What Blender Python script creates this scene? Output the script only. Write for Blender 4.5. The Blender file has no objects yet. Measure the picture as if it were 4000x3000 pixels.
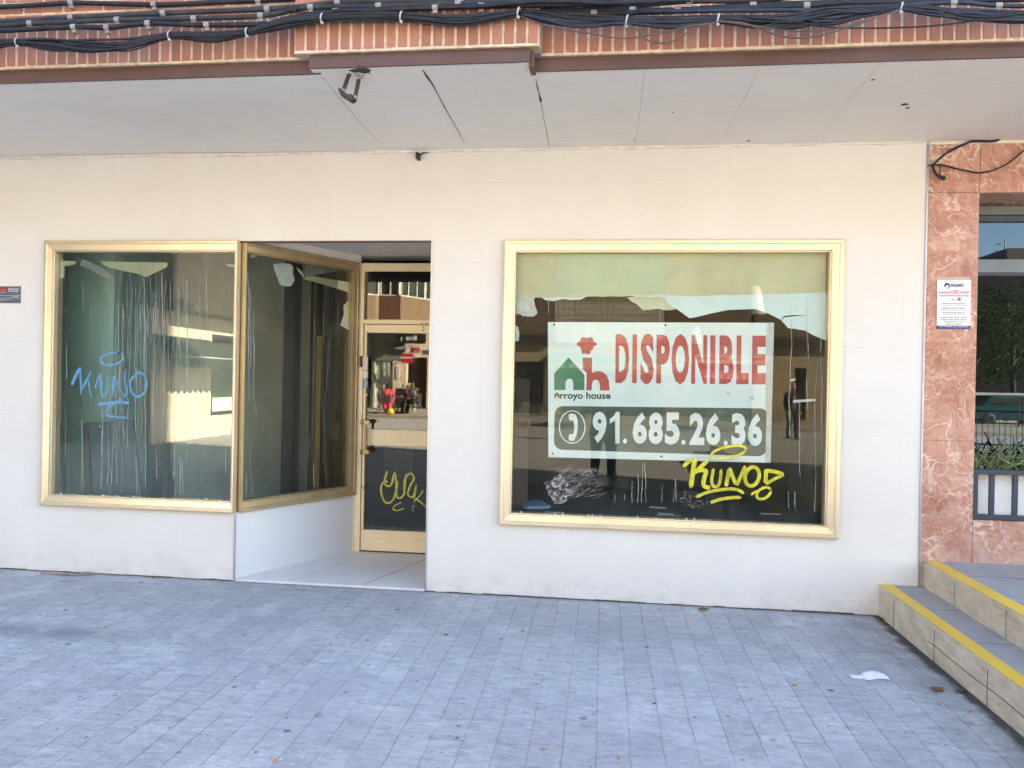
import bpy, bmesh, math, random
from mathutils import Vector, Matrix
random.seed(7)
scn = bpy.context.scene
COL = scn.collection
PI = math.pi

# ------------------------------------------------------------------ camera
FPX, CAMD, EYE = 2950.0, 5.61, 1.6
YAW, PITCH, ROLL = (math.radians(a) for a in (6.90061, -0.13968, 1.12633))
cF = Vector((-math.sin(YAW) * math.cos(PITCH), math.cos(YAW) * math.cos(PITCH), math.sin(PITCH)))
_r0 = Vector((math.cos(YAW), math.sin(YAW), 0)); _u0 = _r0.cross(cF)
cR = _r0 * math.cos(ROLL) + _u0 * math.sin(ROLL)
cU = -_r0 * math.sin(ROLL) + _u0 * math.cos(ROLL)
cC = Vector((0, -CAMD, EYE))
cam = bpy.data.cameras.new('camera'); camo = bpy.data.objects.new('camera', cam); COL.objects.link(camo)
m = Matrix((cR, cU, -cF)).transposed().to_4x4(); m.translation = cC
camo.matrix_world = m
cam.sensor_width = 36; cam.lens = 36 * FPX / 4000; cam.clip_start = 0.02; cam.clip_end = 500
scn.camera = camo

# ------------------------------------------------------------------ world, sun, exposure
SUN = Vector((0.8175, 0.286, 0.5)).normalized()
world = bpy.data.worlds.new('World'); scn.world = world; world.use_nodes = True
wn = world.node_tree; bg = wn.nodes['Background']
sky = wn.nodes.new('ShaderNodeTexSky'); sky.sky_type = 'NISHITA'; sky.sun_disc = False
sky.sun_elevation = math.radians(30); sky.sun_rotation = math.atan2(SUN.x, SUN.y)
sky.air_density = 1.0; sky.dust_density = 1.0; sky.ozone_density = 1.0
wn.links.new(sky.outputs[0], bg.inputs[0]); bg.inputs[1].default_value = 0.082
sl = bpy.data.lights.new('sun', 'SUN'); sl.energy = 5.0; sl.angle = math.radians(0.53); sl.color = (1, 0.90, 0.75)
so = bpy.data.objects.new('sun', sl); COL.objects.link(so)
so.rotation_euler = (-SUN).to_track_quat('-Z', 'Y').to_euler(); so.location = SUN * 60
scn.view_settings.view_transform = 'Standard'; scn.view_settings.look = 'None'
scn.view_settings.exposure = 3.67; scn.view_settings.gamma = 1
scn.cycles.max_bounces = 10; scn.cycles.diffuse_bounces = 5; scn.cycles.glossy_bounces = 5; scn.cycles.transparent_max_bounces = 16
scn.cycles.caustics_reflective = False; scn.cycles.caustics_refractive = False
scn.cycles.sample_clamp_indirect = 6; scn.cycles.use_denoising = True

# ------------------------------------------------------------------ helpers
def ray(px, py): return cR * ((px - 2000) / FPX) + cF - cU * ((py - 1500) / FPX)
def W(px, py, y=0.0):
    d = ray(px, py); return cC + d * ((y - cC.y) / d.y)
def WZ(px, py, z=0.0):
    d = ray(px, py); return cC + d * ((z - cC.z) / d.z)
AX, AY, BX, BY = -2.842, 0.0, -2.235, 1.13             # plan of the slanted display window
_an = Vector((BY - AY, -(BX - AX), 0)).normalized()
def WA(px, py, off=0.0):                                # point on the slanted window plane
    d = ray(px, py); p0 = Vector((AX, AY, 0)) + _an * off
    return cC + d * ((p0 - cC).dot(_an) / d.dot(_an))

def wloc(o):
    v = Vector((0, 0, 0))
    while o is not None: v += o.location; o = o.parent
    return v
def tag(o, label=None, cat=None, group=None, kind=None):
    if label: o['label'] = label
    if cat: o['category'] = cat
    if group: o['group'] = group
    if kind: o['kind'] = kind
    return o
def empty(name, loc, label, cat, group=None):
    o = bpy.data.objects.new(name, None); COL.objects.link(o); o.location = loc; o.empty_display_size = .1
    return tag(o, label, cat, group)

class MB:
    def __init__(s): s.v = []; s.f = []; s.m = []; s.sm = []
    def add(s, vs, fs, mi=0, smooth=False):
        b = len(s.v); s.v += [Vector(p) for p in vs]
        for f in fs: s.f.append([b + i for i in f]); s.m.append(mi); s.sm.append(smooth)
        return s
    def box(s, x0, x1, y0, y1, z0, z1, mi=0):
        v = [(x, y, z) for z in (z0, z1) for y in (y0, y1) for x in (x0, x1)]
        return s.add(v, [(0, 2, 3, 1), (4, 5, 7, 6), (0, 1, 5, 4), (2, 6, 7, 3), (0, 4, 6, 2), (1, 3, 7, 5)], mi)
    def obox(s, c, ax, ay, az, mi=0):                   # oriented box: centre and three half axes
        c, ax, ay, az = map(Vector, (c, ax, ay, az))
        v = [c + ax * i + ay * j + az * k for k in (-1, 1) for j in (-1, 1) for i in (-1, 1)]
        return s.add(v, [(0, 2, 3, 1), (4, 5, 7, 6), (0, 1, 5, 4), (2, 6, 7, 3), (0, 4, 6, 2), (1, 3, 7, 5)], mi)
    def poly(s, pts, mi=0): return s.add(pts, [tuple(range(len(pts)))], mi)
    def prism(s, pts, d, mi=0):                         # polygon extruded by vector d
        n = len(pts); d = Vector(d); a = [Vector(p) for p in pts]
        return s.add(a + [p + d for p in a], [tuple(range(n))[::-1], tuple(range(n, 2 * n))] + [(i, (i + 1) % n, n + (i + 1) % n, n + i) for i in range(n)], mi)
    def tube(s, pts, r, n=8, mi=0, closed=False, caps=True):
        pts = [Vector(p) for p in pts]; N = len(pts); rs = r if isinstance(r, (list, tuple)) else [r] * N
        vs = []; nrm = None
        for i, p in enumerate(pts):
            a = pts[(i - 1) % N] if (closed or i > 0) else p; b = pts[(i + 1) % N] if (closed or i < N - 1) else p
            t = (b - a); t = t.normalized() if t.length > 1e-9 else Vector((0, 0, 1))
            if nrm is None:
                nrm = t.cross(Vector((0, 0, 1)) if abs(t.z) < .9 else Vector((1, 0, 0))).normalized()
            else:
                nrm = (nrm - t * nrm.dot(t)); nrm = nrm.normalized() if nrm.length > 1e-6 else t.orthogonal().normalized()
            bn = t.cross(nrm)
            for k in range(n):
                w = 2 * PI * k / n; vs.append(p + (nrm * math.cos(w) + bn * math.sin(w)) * rs[i])
        fs = []
        for i in range(N if closed else N - 1):
            for k in range(n):
                a = i * n + k; b = i * n + (k + 1) % n; c = ((i + 1) % N) * n + (k + 1) % n; d = ((i + 1) % N) * n + k
                fs.append((a, b, c, d))
        s.add(vs, fs, mi, True)
        if caps and not closed:
            b = len(s.v) - len(vs)
            s.f.append([b + k for k in range(n)][::-1]); s.m.append(mi); s.sm.append(False)
            s.f.append([b + (N - 1) * n + k for k in range(n)]); s.m.append(mi); s.sm.append(False)
        return s
    def lathe(s, c, prof, n=20, mi=0, axis='z'):
        c = Vector(c); vs = []
        for r, h in prof:
            for k in range(n):
                w = 2 * PI * k / n
                p = Vector((r * math.cos(w), r * math.sin(w), h))
                if axis == 'y': p = Vector((p.x, p.z, -p.y))
                vs.append(c + p)
        fs = [(i * n + k, i * n + (k + 1) % n, (i + 1) * n + (k + 1) % n, (i + 1) * n + k) for i in range(len(prof) - 1) for k in range(n)]
        s.add(vs, fs, mi, True)
        b = len(s.v) - len(vs)
        if prof[0][0] > 1e-5: s.f.append([b + k for k in range(n)][::-1]); s.m.append(mi); s.sm.append(False)
        if prof[-1][0] > 1e-5: s.f.append([b + (len(prof) - 1) * n + k for k in range(n)]); s.m.append(mi); s.sm.append(False)
        return s
    def ribbon(s, pts, w, n, mi=0, taper=0.35):         # flat stroke on a surface; n = surface normal, w may be a list
        pts = [Vector(p) for p in pts]; n = Vector(n); N = len(pts)
        ws = list(w) if isinstance(w, (list, tuple)) else [w] * N
        if not isinstance(w, (list, tuple)) and taper: ws[0] *= (1 - taper); ws[-1] *= taper
        vs = []
        for i, p in enumerate(pts):
            t = (pts[min(i + 1, N - 1)] - pts[max(i - 1, 0)]); sd = t.cross(n).normalized() * ws[i] / 2
            vs += [p - sd, p + sd]
        return s.add(vs, [(2 * i, 2 * i + 1, 2 * i + 3, 2 * i + 2) for i in range(N - 1)], mi)
    def frame(s, P, prof, widths=(1, 1, 1, 1), mi=0):
        # mitred picture frame: P = 4 outer corners (TL,TR,BR,BL); prof = list of (inset, out) along the outward normal
        P = [Vector(p) for p in P]; u = (P[1] - P[0]).normalized(); v = (P[0] - P[3]).normalized(); n = v.cross(u) * -1
        n = u.cross(v)
        rings = []
        for ins, out in prof:
            t, r, b, l = (ins * k for k in widths)
            rings.append([P[0] + u * l - v * t + n * out, P[1] - u * r - v * t + n * out, P[2] - u * r + v * b + n * out, P[3] + u * l + v * b + n * out])
        vs = [p for q in rings for p in q]; fs = []
        for i in range(len(rings) - 1):
            for k in range(4):
                k2 = (k + 1) % 4; fs.append((4 * i + k, 4 * (i + 1) + k, 4 * (i + 1) + k2, 4 * i + k2))
        return s.add(vs, fs, mi)
    def build(s, name, mats, parent=None, kind=None, bevel=0, label=None):
        me = bpy.data.meshes.new(name)
        if parent is not None: org = wloc(parent)
        else:
            xs = [p.x for p in s.v]; ys = [p.y for p in s.v]
            org = Vector(((min(xs) + max(xs)) / 2, (min(ys) + max(ys)) / 2, min(p.z for p in s.v)))
        me.from_pydata([p - org for p in s.v], [], s.f); me.update()
        if not isinstance(mats, (list, tuple)): mats = [mats]
        for mm in mats: me.materials.append(mm)
        me.polygons.foreach_set('material_index', s.m); me.polygons.foreach_set('use_smooth', s.sm); me.update()
        o = bpy.data.objects.new(name, me); COL.objects.link(o)
        if parent is not None: o.parent = parent
        else: o.location = org
        if kind: o['kind'] = kind
        if label: o['label'] = label
        if bevel:
            b = o.modifiers.new('bevel', 'BEVEL'); b.width = bevel; b.segments = 2; b.limit_method = 'ANGLE'
        return o

def copy_tree(o, parent=None):
    c = o.copy(); COL.objects.link(c)
    if parent is not None: c.parent = parent
    for ch in [x for x in bpy.data.objects if x.parent == o]: copy_tree(ch, c)
    return c

def smooth(pts, k=6, closed=False):                    # Catmull-Rom through points
    P = [Vector(p) for p in pts]; N = len(P); out = []
    for i in range(N if closed else N - 1):
        p0 = P[(i - 1) % N] if (closed or i > 0) else P[i]; p1 = P[i]; p2 = P[(i + 1) % N]
        p3 = P[(i + 2) % N] if (closed or i + 2 < N) else p2
        for j in range(k):
            t = j / k
            out.append(.5 * ((2 * p1) + (p2 - p0) * t + (2 * p0 - 5 * p1 + 4 * p2 - p3) * t * t + (3 * p1 - p0 - 3 * p2 + p3) * t ** 3))
    if not closed: out.append(P[-1])
    return out

_txt = {}
def text_into(mb, s, TL, TR, BL, bold=0.0, n_off=0.0, mi=0, depth=0.0):
    """letters stretched into the parallelogram TL,TR,BL (their ink box fills it)"""
    key = (s, bold)
    if key not in _txt:
        cu = bpy.data.curves.new('t', 'FONT'); cu.body = s; cu.offset = bold; cu.resolution_u = 3; cu.fill_mode = 'FRONT'
        ob = bpy.data.objects.new('t', cu); COL.objects.link(ob); bpy.context.view_layer.update()
        me = ob.evaluated_get(bpy.context.evaluated_depsgraph_get()).to_mesh()
        vs = [Vector(v.co) for v in me.vertices]; fs = [tuple(p.vertices) for p in me.polygons]
        bpy.data.objects.remove(ob); bpy.data.curves.remove(cu)
        _txt[key] = (vs, fs)
    vs, fs = _txt[key]
    x0 = min(v.x for v in vs); x1 = max(v.x for v in vs); y0 = min(v.y for v in vs); y1 = max(v.y for v in vs)
    TL, TR, BL = map(Vector, (TL, TR, BL)); U = TR - TL; V = TL - BL; nn = U.cross(V).normalized() * n_off
    mb.add([BL + U * ((v.x - x0) / (x1 - x0)) + V * ((v.y - y0) / (y1 - y0)) + nn for v in vs], fs, mi)

# ------------------------------------------------------------------ materials
def N(nt, t, **kw):
    n = nt.nodes.new('ShaderNode' + t)
    for k, v in kw.items():
        if k.startswith('i_'):
            key = k[2:]; key = int(key) if key.isdigit() else key
            n.inputs[key].default_value = v
        else: setattr(n, k, v)
    return n
def newmat(name):
    m = bpy.data.materials.new(name); m.use_nodes = True; nt = m.node_tree
    return m, nt, nt.nodes['Principled BSDF']
def math_(nt, op, a, b=None, c=None, clamp=False):
    n = nt.nodes.new('ShaderNodeMath'); n.operation = op; n.use_clamp = clamp
    for i, x in enumerate((a, b, c)):
        if x is None: continue
        if isinstance(x, (int, float)): n.inputs[i].default_value = x
        else: nt.links.new(x, n.inputs[i])
    return n.outputs[0]
def mix_(nt, f, a, b, blend='MIX'):
    n = nt.nodes.new('ShaderNodeMix'); n.data_type = 'RGBA'; n.blend_type = blend
    for i, x in ((0, f), (6, a), (7, b)):
        if isinstance(x, (int, float)): n.inputs[i].default_value = x
        elif isinstance(x, tuple): n.inputs[i].default_value = x if len(x) == 4 else (*x, 1)
        else: nt.links.new(x, n.inputs[i])
    return n.outputs[2]
def ramp_(nt, x, a, b, va=0.0, vb=1.0):
    n = nt.nodes.new('ShaderNodeMapRange'); n.inputs[1].default_value = a; n.inputs[2].default_value = b
    n.inputs[3].default_value = va; n.inputs[4].default_value = vb; nt.links.new(x, n.inputs[0]); return n.outputs[0]
def pos_(nt, scale=(1, 1, 1)):
    g = nt.nodes.new('ShaderNodeNewGeometry'); mp = nt.nodes.new('ShaderNodeMapping'); mp.inputs[3].default_value = scale
    nt.links.new(g.outputs[0], mp.inputs[0]); return mp.outputs[0]
def noise_(nt, vec, scale, detail=3, rough=.55, dist=0):
    n = nt.nodes.new('ShaderNodeTexNoise'); n.inputs['Scale'].default_value = scale; n.inputs['Detail'].default_value = detail
    n.inputs['Roughness'].default_value = rough; n.inputs['Distortion'].default_value = dist
    nt.links.new(vec, n.inputs['Vector']); return n
def bump_(nt, b, h, strength=.3, dist=.01):
    n = nt.nodes.new('ShaderNodeBump'); n.inputs['Strength'].default_value = strength; n.inputs['Distance'].default_value = dist
    nt.links.new(h, n.inputs['Height']); nt.links.new(n.outputs[0], b.inputs['Normal']); return n
def mat(name, col, rough=.6, metal=0.0, var=.12, vs=6.0, bump=0.0, bs=60.0, spec=.5, stretch=(1, 1, 1)):
    m, nt, b = newmat(name); v = pos_(nt, stretch); n = noise_(nt, v, vs, 5)
    f = ramp_(nt, n.outputs[0], .3, .7)
    c0 = tuple(max(0, c * (1 - var)) for c in col); c1 = tuple(min(1, c * (1 + var)) for c in col)
    nt.links.new(mix_(nt, f, c0, c1), b.inputs['Base Color'])
    b.inputs['Roughness'].default_value = rough; b.inputs['Metallic'].default_value = metal; b.inputs['Specular IOR Level'].default_value = spec
    if bump: bump_(nt, b, noise_(nt, v, bs, 4).outputs[0], bump, .004)
    return m

def glass_mat(name, tint, ior=1.55, film=.03, film_col=(.6, .65, .6), refl=1.1, rcol=(.96, .97, .93)):
    """single sheet of dusty window glass: Fresnel mirror over clear tinted pane, plus a thin uneven film of dirt"""
    m, nt, b = newmat(name); nt.nodes.remove(b); out = nt.nodes['Material Output']
    tr = N(nt, 'BsdfTransparent'); tr.inputs[0].default_value = (*tint, 1)
    gl = N(nt, 'BsdfGlossy'); gl.inputs['Roughness'].default_value = 0.0; gl.inputs[0].default_value = (*rcol, 1)
    fr = N(nt, 'Fresnel'); fr.inputs[0].default_value = ior
    f2 = math_(nt, 'MULTIPLY', fr.outputs[0], refl, clamp=True)
    mx = N(nt, 'MixShader'); nt.links.new(f2, mx.inputs[0]); nt.links.new(tr.outputs[0], mx.inputs[1]); nt.links.new(gl.outputs[0], mx.inputs[2])
    df = N(nt, 'BsdfDiffuse'); df.inputs[0].default_value = (*film_col, 1)
    v = pos_(nt, (1, 1, .35)); n1 = noise_(nt, v, 2.2, 4); v2 = pos_(nt, (1, 1, .05)); n2 = noise_(nt, v2, 22, 3)
    f = math_(nt, 'MULTIPLY', ramp_(nt, n1.outputs[0], .3, .75, .3, 1.6), ramp_(nt, n2.outputs[0], .4, .75, .6, 1.8))
    f = math_(nt, 'MULTIPLY', f, film, clamp=True)
    m2 = N(nt, 'MixShader'); nt.links.new(f, m2.inputs[0]); nt.links.new(mx.outputs[0], m2.inputs[1]); nt.links.new(df.outputs[0], m2.inputs[2])
    nt.links.new(m2.outputs[0], out.inputs[0]); return m

def tile_mat():
    m, nt, b = newmat('porcelain_tile'); g = N(nt, 'NewGeometry'); sp = N(nt, 'SeparateXYZ'); nt.links.new(g.outputs[0], sp.inputs[0])
    cb = N(nt, 'CombineXYZ')
    sx = math_(nt, 'ADD', sp.outputs[0], math_(nt, 'MULTIPLY', sp.outputs[1], 1.0))
    nt.links.new(math_(nt, 'ADD', sx, 40 * 1.2 + .32), cb.inputs[0]); nt.links.new(math_(nt, 'ADD', sp.outputs[2], .6 * 10 - .095), cb.inputs[1])
    br = N(nt, 'TexBrick'); br.offset = .5; br.squash = 1; nt.links.new(cb.outputs[0], br.inputs['Vector'])
    for k, v in (('Scale', 1), ('Mortar Size', .0022), ('Mortar Smooth', .3), ('Brick Width', 1.2), ('Row Height', .6), ('Bias', 0)): br.inputs[k].default_value = v
    br.inputs['Color1'].default_value = (0, 0, 0, 1); br.inputs['Color2'].default_value = (1, 1, 1, 1)
    n = noise_(nt, pos_(nt), 1.6, 6, .6); f = ramp_(nt, n.outputs[0], .3, .7)
    c = mix_(nt, f, (.67, .625, .555), (.725, .685, .62))
    c = mix_(nt, math_(nt, 'MULTIPLY', br.outputs[0], .12), c, (.70, .65, .56))
    # splash dirt along the pavement edge
    zf = ramp_(nt, sp.outputs[2], 0.0, .22, 1, 0); n2 = noise_(nt, pos_(nt, (1, 1, 1.6)), 7, 6, .65)
    d = math_(nt, 'MULTIPLY', zf, ramp_(nt, n2.outputs[0], .45, .75, 0, .45), clamp=True)
    c = mix_(nt, d, c, (.40, .34, .28))
    c = mix_(nt, math_(nt, 'MULTIPLY', br.outputs[1], .2), c, (.42, .38, .34))
    nt.links.new(c, b.inputs['Base Color']); b.inputs['Roughness'].default_value = .5; b.inputs['Specular IOR Level'].default_value = .28
    bump_(nt, b, br.outputs[1], -.3, .002); return m

def paving_mat():
    m, nt, b = newmat('stamped_paving'); g = N(nt, 'NewGeometry')
    nz = noise_(nt, g.outputs[0], 5.5, 3)
    vm = N(nt, 'VectorMath', operation='SUBTRACT'); nt.links.new(nz.outputs[1], vm.inputs[0]); vm.inputs[1].default_value = (.5, .5, .5)
    vs = N(nt, 'VectorMath', operation='SCALE'); nt.links.new(vm.outputs[0], vs.inputs[0]); vs.inputs['Scale'].default_value = .022
    va = N(nt, 'VectorMath', operation='ADD'); nt.links.new(g.outputs[0], va.inputs[0]); nt.links.new(vs.outputs[0], va.inputs[1])
    sp = N(nt, 'SeparateXYZ'); nt.links.new(va.outputs[0], sp.inputs[0])
    u = math_(nt, 'DIVIDE', sp.outputs[0], .147); cu = math_(nt, 'FLOOR', u); fu = math_(nt, 'FRACT', u)
    w1 = N(nt, 'TexWhiteNoise', noise_dimensions='1D'); nt.links.new(cu, w1.inputs['W'])
    ln = ramp_(nt, w1.outputs[0], 0, 1, .20, .33)
    v = math_(nt, 'ADD', math_(nt, 'DIVIDE', sp.outputs[1], ln), math_(nt, 'MULTIPLY', w1.outputs[0], 37.3))
    cv = math_(nt, 'FLOOR', v); fv = math_(nt, 'FRACT', v)
    du = math_(nt, 'MULTIPLY', math_(nt, 'MINIMUM', fu, math_(nt, 'SUBTRACT', 1, fu)), .147)
    dv = math_(nt, 'MULTIPLY', math_(nt, 'MINIMUM', fv, math_(nt, 'SUBTRACT', 1, fv)), ln)
    gap = noise_(nt, g.outputs[0], 1.3, 3); gap2 = noise_(nt, g.outputs[0], 9, 2)
    gu = ramp_(nt, du, .001, .0052, 1, 0); gv = math_(nt, 'MULTIPLY', ramp_(nt, dv, .001, .004, 1, 0), ramp_(nt, gap2.outputs[0], .36, .56))
    gu = math_(nt, 'MULTIPLY', gu, ramp_(nt, gap2.outputs[0], .32, .5, .25, 1))
    groove = math_(nt, 'MULTIPLY', math_(nt, 'MAXIMUM', gu, math_(nt, 'MULTIPLY', gv, .95)), ramp_(nt, gap.outputs[0], .3, .62, .35, 1))
    cid = N(nt, 'CombineXYZ'); nt.links.new(cu, cid.inputs[0]); nt.links.new(cv, cid.inputs[1])
    w2 = N(nt, 'TexWhiteNoise', noise_dimensions='2D'); nt.links.new(cid.outputs[0], w2.inputs['Vector'])
    nst = noise_(nt, pos_(nt, (1, 2.6, 1)), 9, 8, .68, .8); big = noise_(nt, g.outputs[0], .9, 4)
    c = mix_(nt, ramp_(nt, nst.outputs[0], .28, .72), (.268, .272, .28), (.55, .552, .55))
    c = mix_(nt, ramp_(nt, big.outputs[0], .35, .7, 0, .55), c, (.33, .34, .36))
    c = mix_(nt, math_(nt, 'MULTIPLY', w2.outputs[0], .34), c, (.22, .23, .25))
    # pale scuffs and cement splashes
    sc = noise_(nt, g.outputs[0], 2.1, 7, .7); sc2 = noise_(nt, pos_(nt, (1, 3, 1)), 26, 4, .6)
    f = math_(nt, 'MULTIPLY', ramp_(nt, sc.outputs[0], .53, .68), ramp_(nt, sc2.outputs[0], .4, .6, .1, .7), clamp=True)
    c = mix_(nt, f, c, (.66, .66, .64))
    # little flakes left by the stamp
    fl = noise_(nt, pos_(nt, (1, 2.2, 1)), 34, 3, .6, 1.5); c = mix_(nt, ramp_(nt, fl.outputs[0], .60, .68, 0, .7), c, (.62, .61, .58))
    c = mix_(nt, ramp_(nt, fl.outputs[0], .37, .30, 0, .55), c, (.13, .135, .15))
    # trodden-in chewing gum
    vo = N(nt, 'TexVoronoi', voronoi_dimensions='2D'); vo.inputs['Scale'].default_value = 2.3; nt.links.new(va.outputs[0], vo.inputs['Vector'])
    seed = N(nt, 'SeparateColor'); nt.links.new(vo.outputs['Color'], seed.inputs[0])
    rad = ramp_(nt, seed.outputs[0], .3, 1, 0, .05)
    gum = ramp_(nt, math_(nt, 'SUBTRACT', vo.outputs['Distance'], rad), -.004, .006, 1, 0)
    gum = math_(nt, 'MULTIPLY', gum, ramp_(nt, seed.outputs[1], .2, 1, .35, .95))
    c = mix_(nt, gum, c, (.055, .06, .08))
    vo2 = N(nt, 'TexVoronoi', voronoi_dimensions='2D'); vo2.inputs['Scale'].default_value = 6.3; nt.links.new(va.outputs[0], vo2.inputs['Vector'])
    seed2 = N(nt, 'SeparateColor'); nt.links.new(vo2.outputs['Color'], seed2.inputs[0])
    gum2 = ramp_(nt, math_(nt, 'SUBTRACT', vo2.outputs['Distance'], ramp_(nt, seed2.outputs[0], .6, 1, 0, .075)), -.01, .01, 1, 0)
    c = mix_(nt, math_(nt, 'MULTIPLY', gum2, .6), c, (.10, .10, .11))
    # dirt collecting against the steps; dirt and painted contact darkening along the wall foot
    spx = N(nt, 'SeparateXYZ'); nt.links.new(g.outputs[0], spx.inputs[0])
    near = math_(nt, 'MULTIPLY', ramp_(nt, spx.outputs[0], 1.45, 1.97, 0, 1), ramp_(nt, spx.outputs[1], -8, -7, 0, 1))
    dn = noise_(nt, g.outputs[0], 5, 6, .7); c = mix_(nt, math_(nt, 'MULTIPLY', near, ramp_(nt, dn.outputs[0], .4, .7, .05, .75), clamp=True), c, (.12, .10, .08))
    edge = math_(nt, 'MULTIPLY', ramp_(nt, spx.outputs[1], -.055, .0, 0, 1), ramp_(nt, dn.outputs[0], .3, .6, .25, .9), clamp=True)
    c = mix_(nt, edge, c, (.13, .115, .10))
    gut = math_(nt, 'MULTIPLY', ramp_(nt, math_(nt, 'ADD', spx.outputs[0], math_(nt, 'MULTIPLY', dn.outputs[0], .16)), 1.96, 2.0), ramp_(nt, spx.outputs[0], 1.99, 1.98, 0, 1))
    gut = math_(nt, 'MULTIPLY', ramp_(nt, math_(nt, 'ADD', spx.outputs[0], math_(nt, 'MULTIPLY', dn.outputs[0], .16)), 1.965, 2.01, 0, .85), ramp_(nt, spx.outputs[1], -9, -8, 0, 1))
    c = mix_(nt, gut, c, (.035, .03, .027))
    # long damp grey smear at the left
    sx = math_(nt, 'MULTIPLY', ramp_(nt, math_(nt, 'ABSOLUTE', math_(nt, 'ADD', spx.outputs[0], 3.55)), .2, 1.0, 1, 0), ramp_(nt, math_(nt, 'ABSOLUTE', math_(nt, 'ADD', spx.outputs[1], 1.32)), .02, .16, 1, 0))
    c = mix_(nt, math_(nt, 'MULTIPLY', sx, ramp_(nt, dn.outputs[0], .3, .7, .25, .8), clamp=True), c, (.12, .115, .13))
    c = mix_(nt, math_(nt, 'MULTIPLY', groove, .43), c, (.08, .08, .085))
    nt.links.new(c, b.inputs['Base Color']); b.inputs['Roughness'].default_value = .8; b.inputs['Specular IOR Level'].default_value = .35
    h = math_(nt, 'ADD', math_(nt, 'MULTIPLY', groove, -1.0), math_(nt, 'MULTIPLY', nst.outputs[0], 1.2))
    h = math_(nt, 'ADD', h, math_(nt, 'MULTIPLY', fl.outputs[0], .5))
    bump_(nt, b, h, .55, .006); return m

def marble_mat():
    m, nt, b = newmat('red_marble'); g = N(nt, 'NewGeometry'); v = g.outputs[0]
    nz = noise_(nt, v, 3.2, 6, .6); vs = N(nt, 'VectorMath', operation='SCALE'); nt.links.new(nz.outputs[1], vs.inputs[0]); vs.inputs['Scale'].default_value = .42
    va = N(nt, 'VectorMath', operation='ADD'); nt.links.new(v, va.inputs[0]); nt.links.new(vs.outputs[0], va.inputs[1])
    sp = N(nt, 'SeparateXYZ'); nt.links.new(v, sp.inputs[0])
    row = math_(nt, 'FLOOR', math_(nt, 'DIVIDE', math_(nt, 'SUBTRACT', sp.outputs[2], 1.02), .92))
    cb = N(nt, 'CombineXYZ'); nt.links.new(math_(nt, 'MULTIPLY', row, 7.7), cb.inputs[2]); v3 = N(nt, 'VectorMath', operation='ADD')
    nt.links.new(va.outputs[0], v3.inputs[0]); nt.links.new(cb.outputs[0], v3.inputs[1]); P = v3.outputs[0]
    blo = noise_(nt, P, 5.5, 6, .65, .6); c = mix_(nt, ramp_(nt, blo.outputs[0], .32, .66), (.33, .125, .08), (.53, .275, .19))
    pale = noise_(nt, P, 2.3, 7, .7, 1.2); c = mix_(nt, ramp_(nt, pale.outputs[0], .50, .74, 0, .75), c, (.62, .41, .31))
    def vein(scale, w, amt, c, col):
        vo = N(nt, 'TexVoronoi', feature='DISTANCE_TO_EDGE'); vo.inputs['Scale'].default_value = scale; nt.links.new(P, vo.inputs['Vector'])
        mk = noise_(nt, P, scale * .7, 3); f = math_(nt, 'MULTIPLY', ramp_(nt, vo.outputs['Distance'], 0, w, 1, 0), ramp_(nt, mk.outputs[0], .42, .62, 0, amt), clamp=True)
        return mix_(nt, f, c, col)
    c = vein(3.9, .034, 1.0, c, (.76, .62, .50)); c = vein(9.5, .055, .85, c, (.72, .54, .42)); c = vein(23, .10, .65, c, (.60, .38, .27))
    dk = N(nt, 'TexVoronoi'); dk.inputs['Scale'].default_value = 9; nt.links.new(P, dk.inputs['Vector'])
    c = mix_(nt, ramp_(nt, dk.outputs['Distance'], .16, .08, 0, .35), c, (.22, .06, .04))
    low = math_(nt, 'MULTIPLY', ramp_(nt, sp.outputs[2], .42, .8, 1, 0), ramp_(nt, pale.outputs[0], .4, .65, .1, .6), clamp=True)
    c = mix_(nt, low, c, (.46, .38, .33))
    nt.links.new(c, b.inputs['Base Color']); b.inputs['Roughness'].default_value = .22; b.inputs['Specular IOR Level'].default_value = .45
    return m

def brick_unit_mat(name, c0, c1, px=.066, pz=.07, stain=.35):
    """colour of separate brick bodies: each brick its own tone, plus lime bloom"""
    m, nt, b = newmat(name); g = N(nt, 'NewGeometry'); sp = N(nt, 'SeparateXYZ'); nt.links.new(g.outputs[0], sp.inputs[0])
    w = N(nt, 'TexWhiteNoise', noise_dimensions='1D'); nt.links.new(g.outputs['Random Per Island'], w.inputs['W'])
    n = noise_(nt, pos_(nt, (1, 1, .6)), 30, 5, .65); n2 = noise_(nt, pos_(nt, (1, 1, .45)), 13, 6, .7)
    c = mix_(nt, w.outputs[0], c0, c1); c = mix_(nt, ramp_(nt, n.outputs[0], .35, .7, 0, .35), c, tuple(x * .62 for x in c1))
    c = mix_(nt, ramp_(nt, n2.outputs[0], .55, .75, 0, stain), c, (.46, .35, .31))
    nt.links.new(c, b.inputs['Base Color']); b.inputs['Roughness'].default_value = .8
    bump_(nt, b, n.outputs[0], .3, .003); return m

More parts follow.
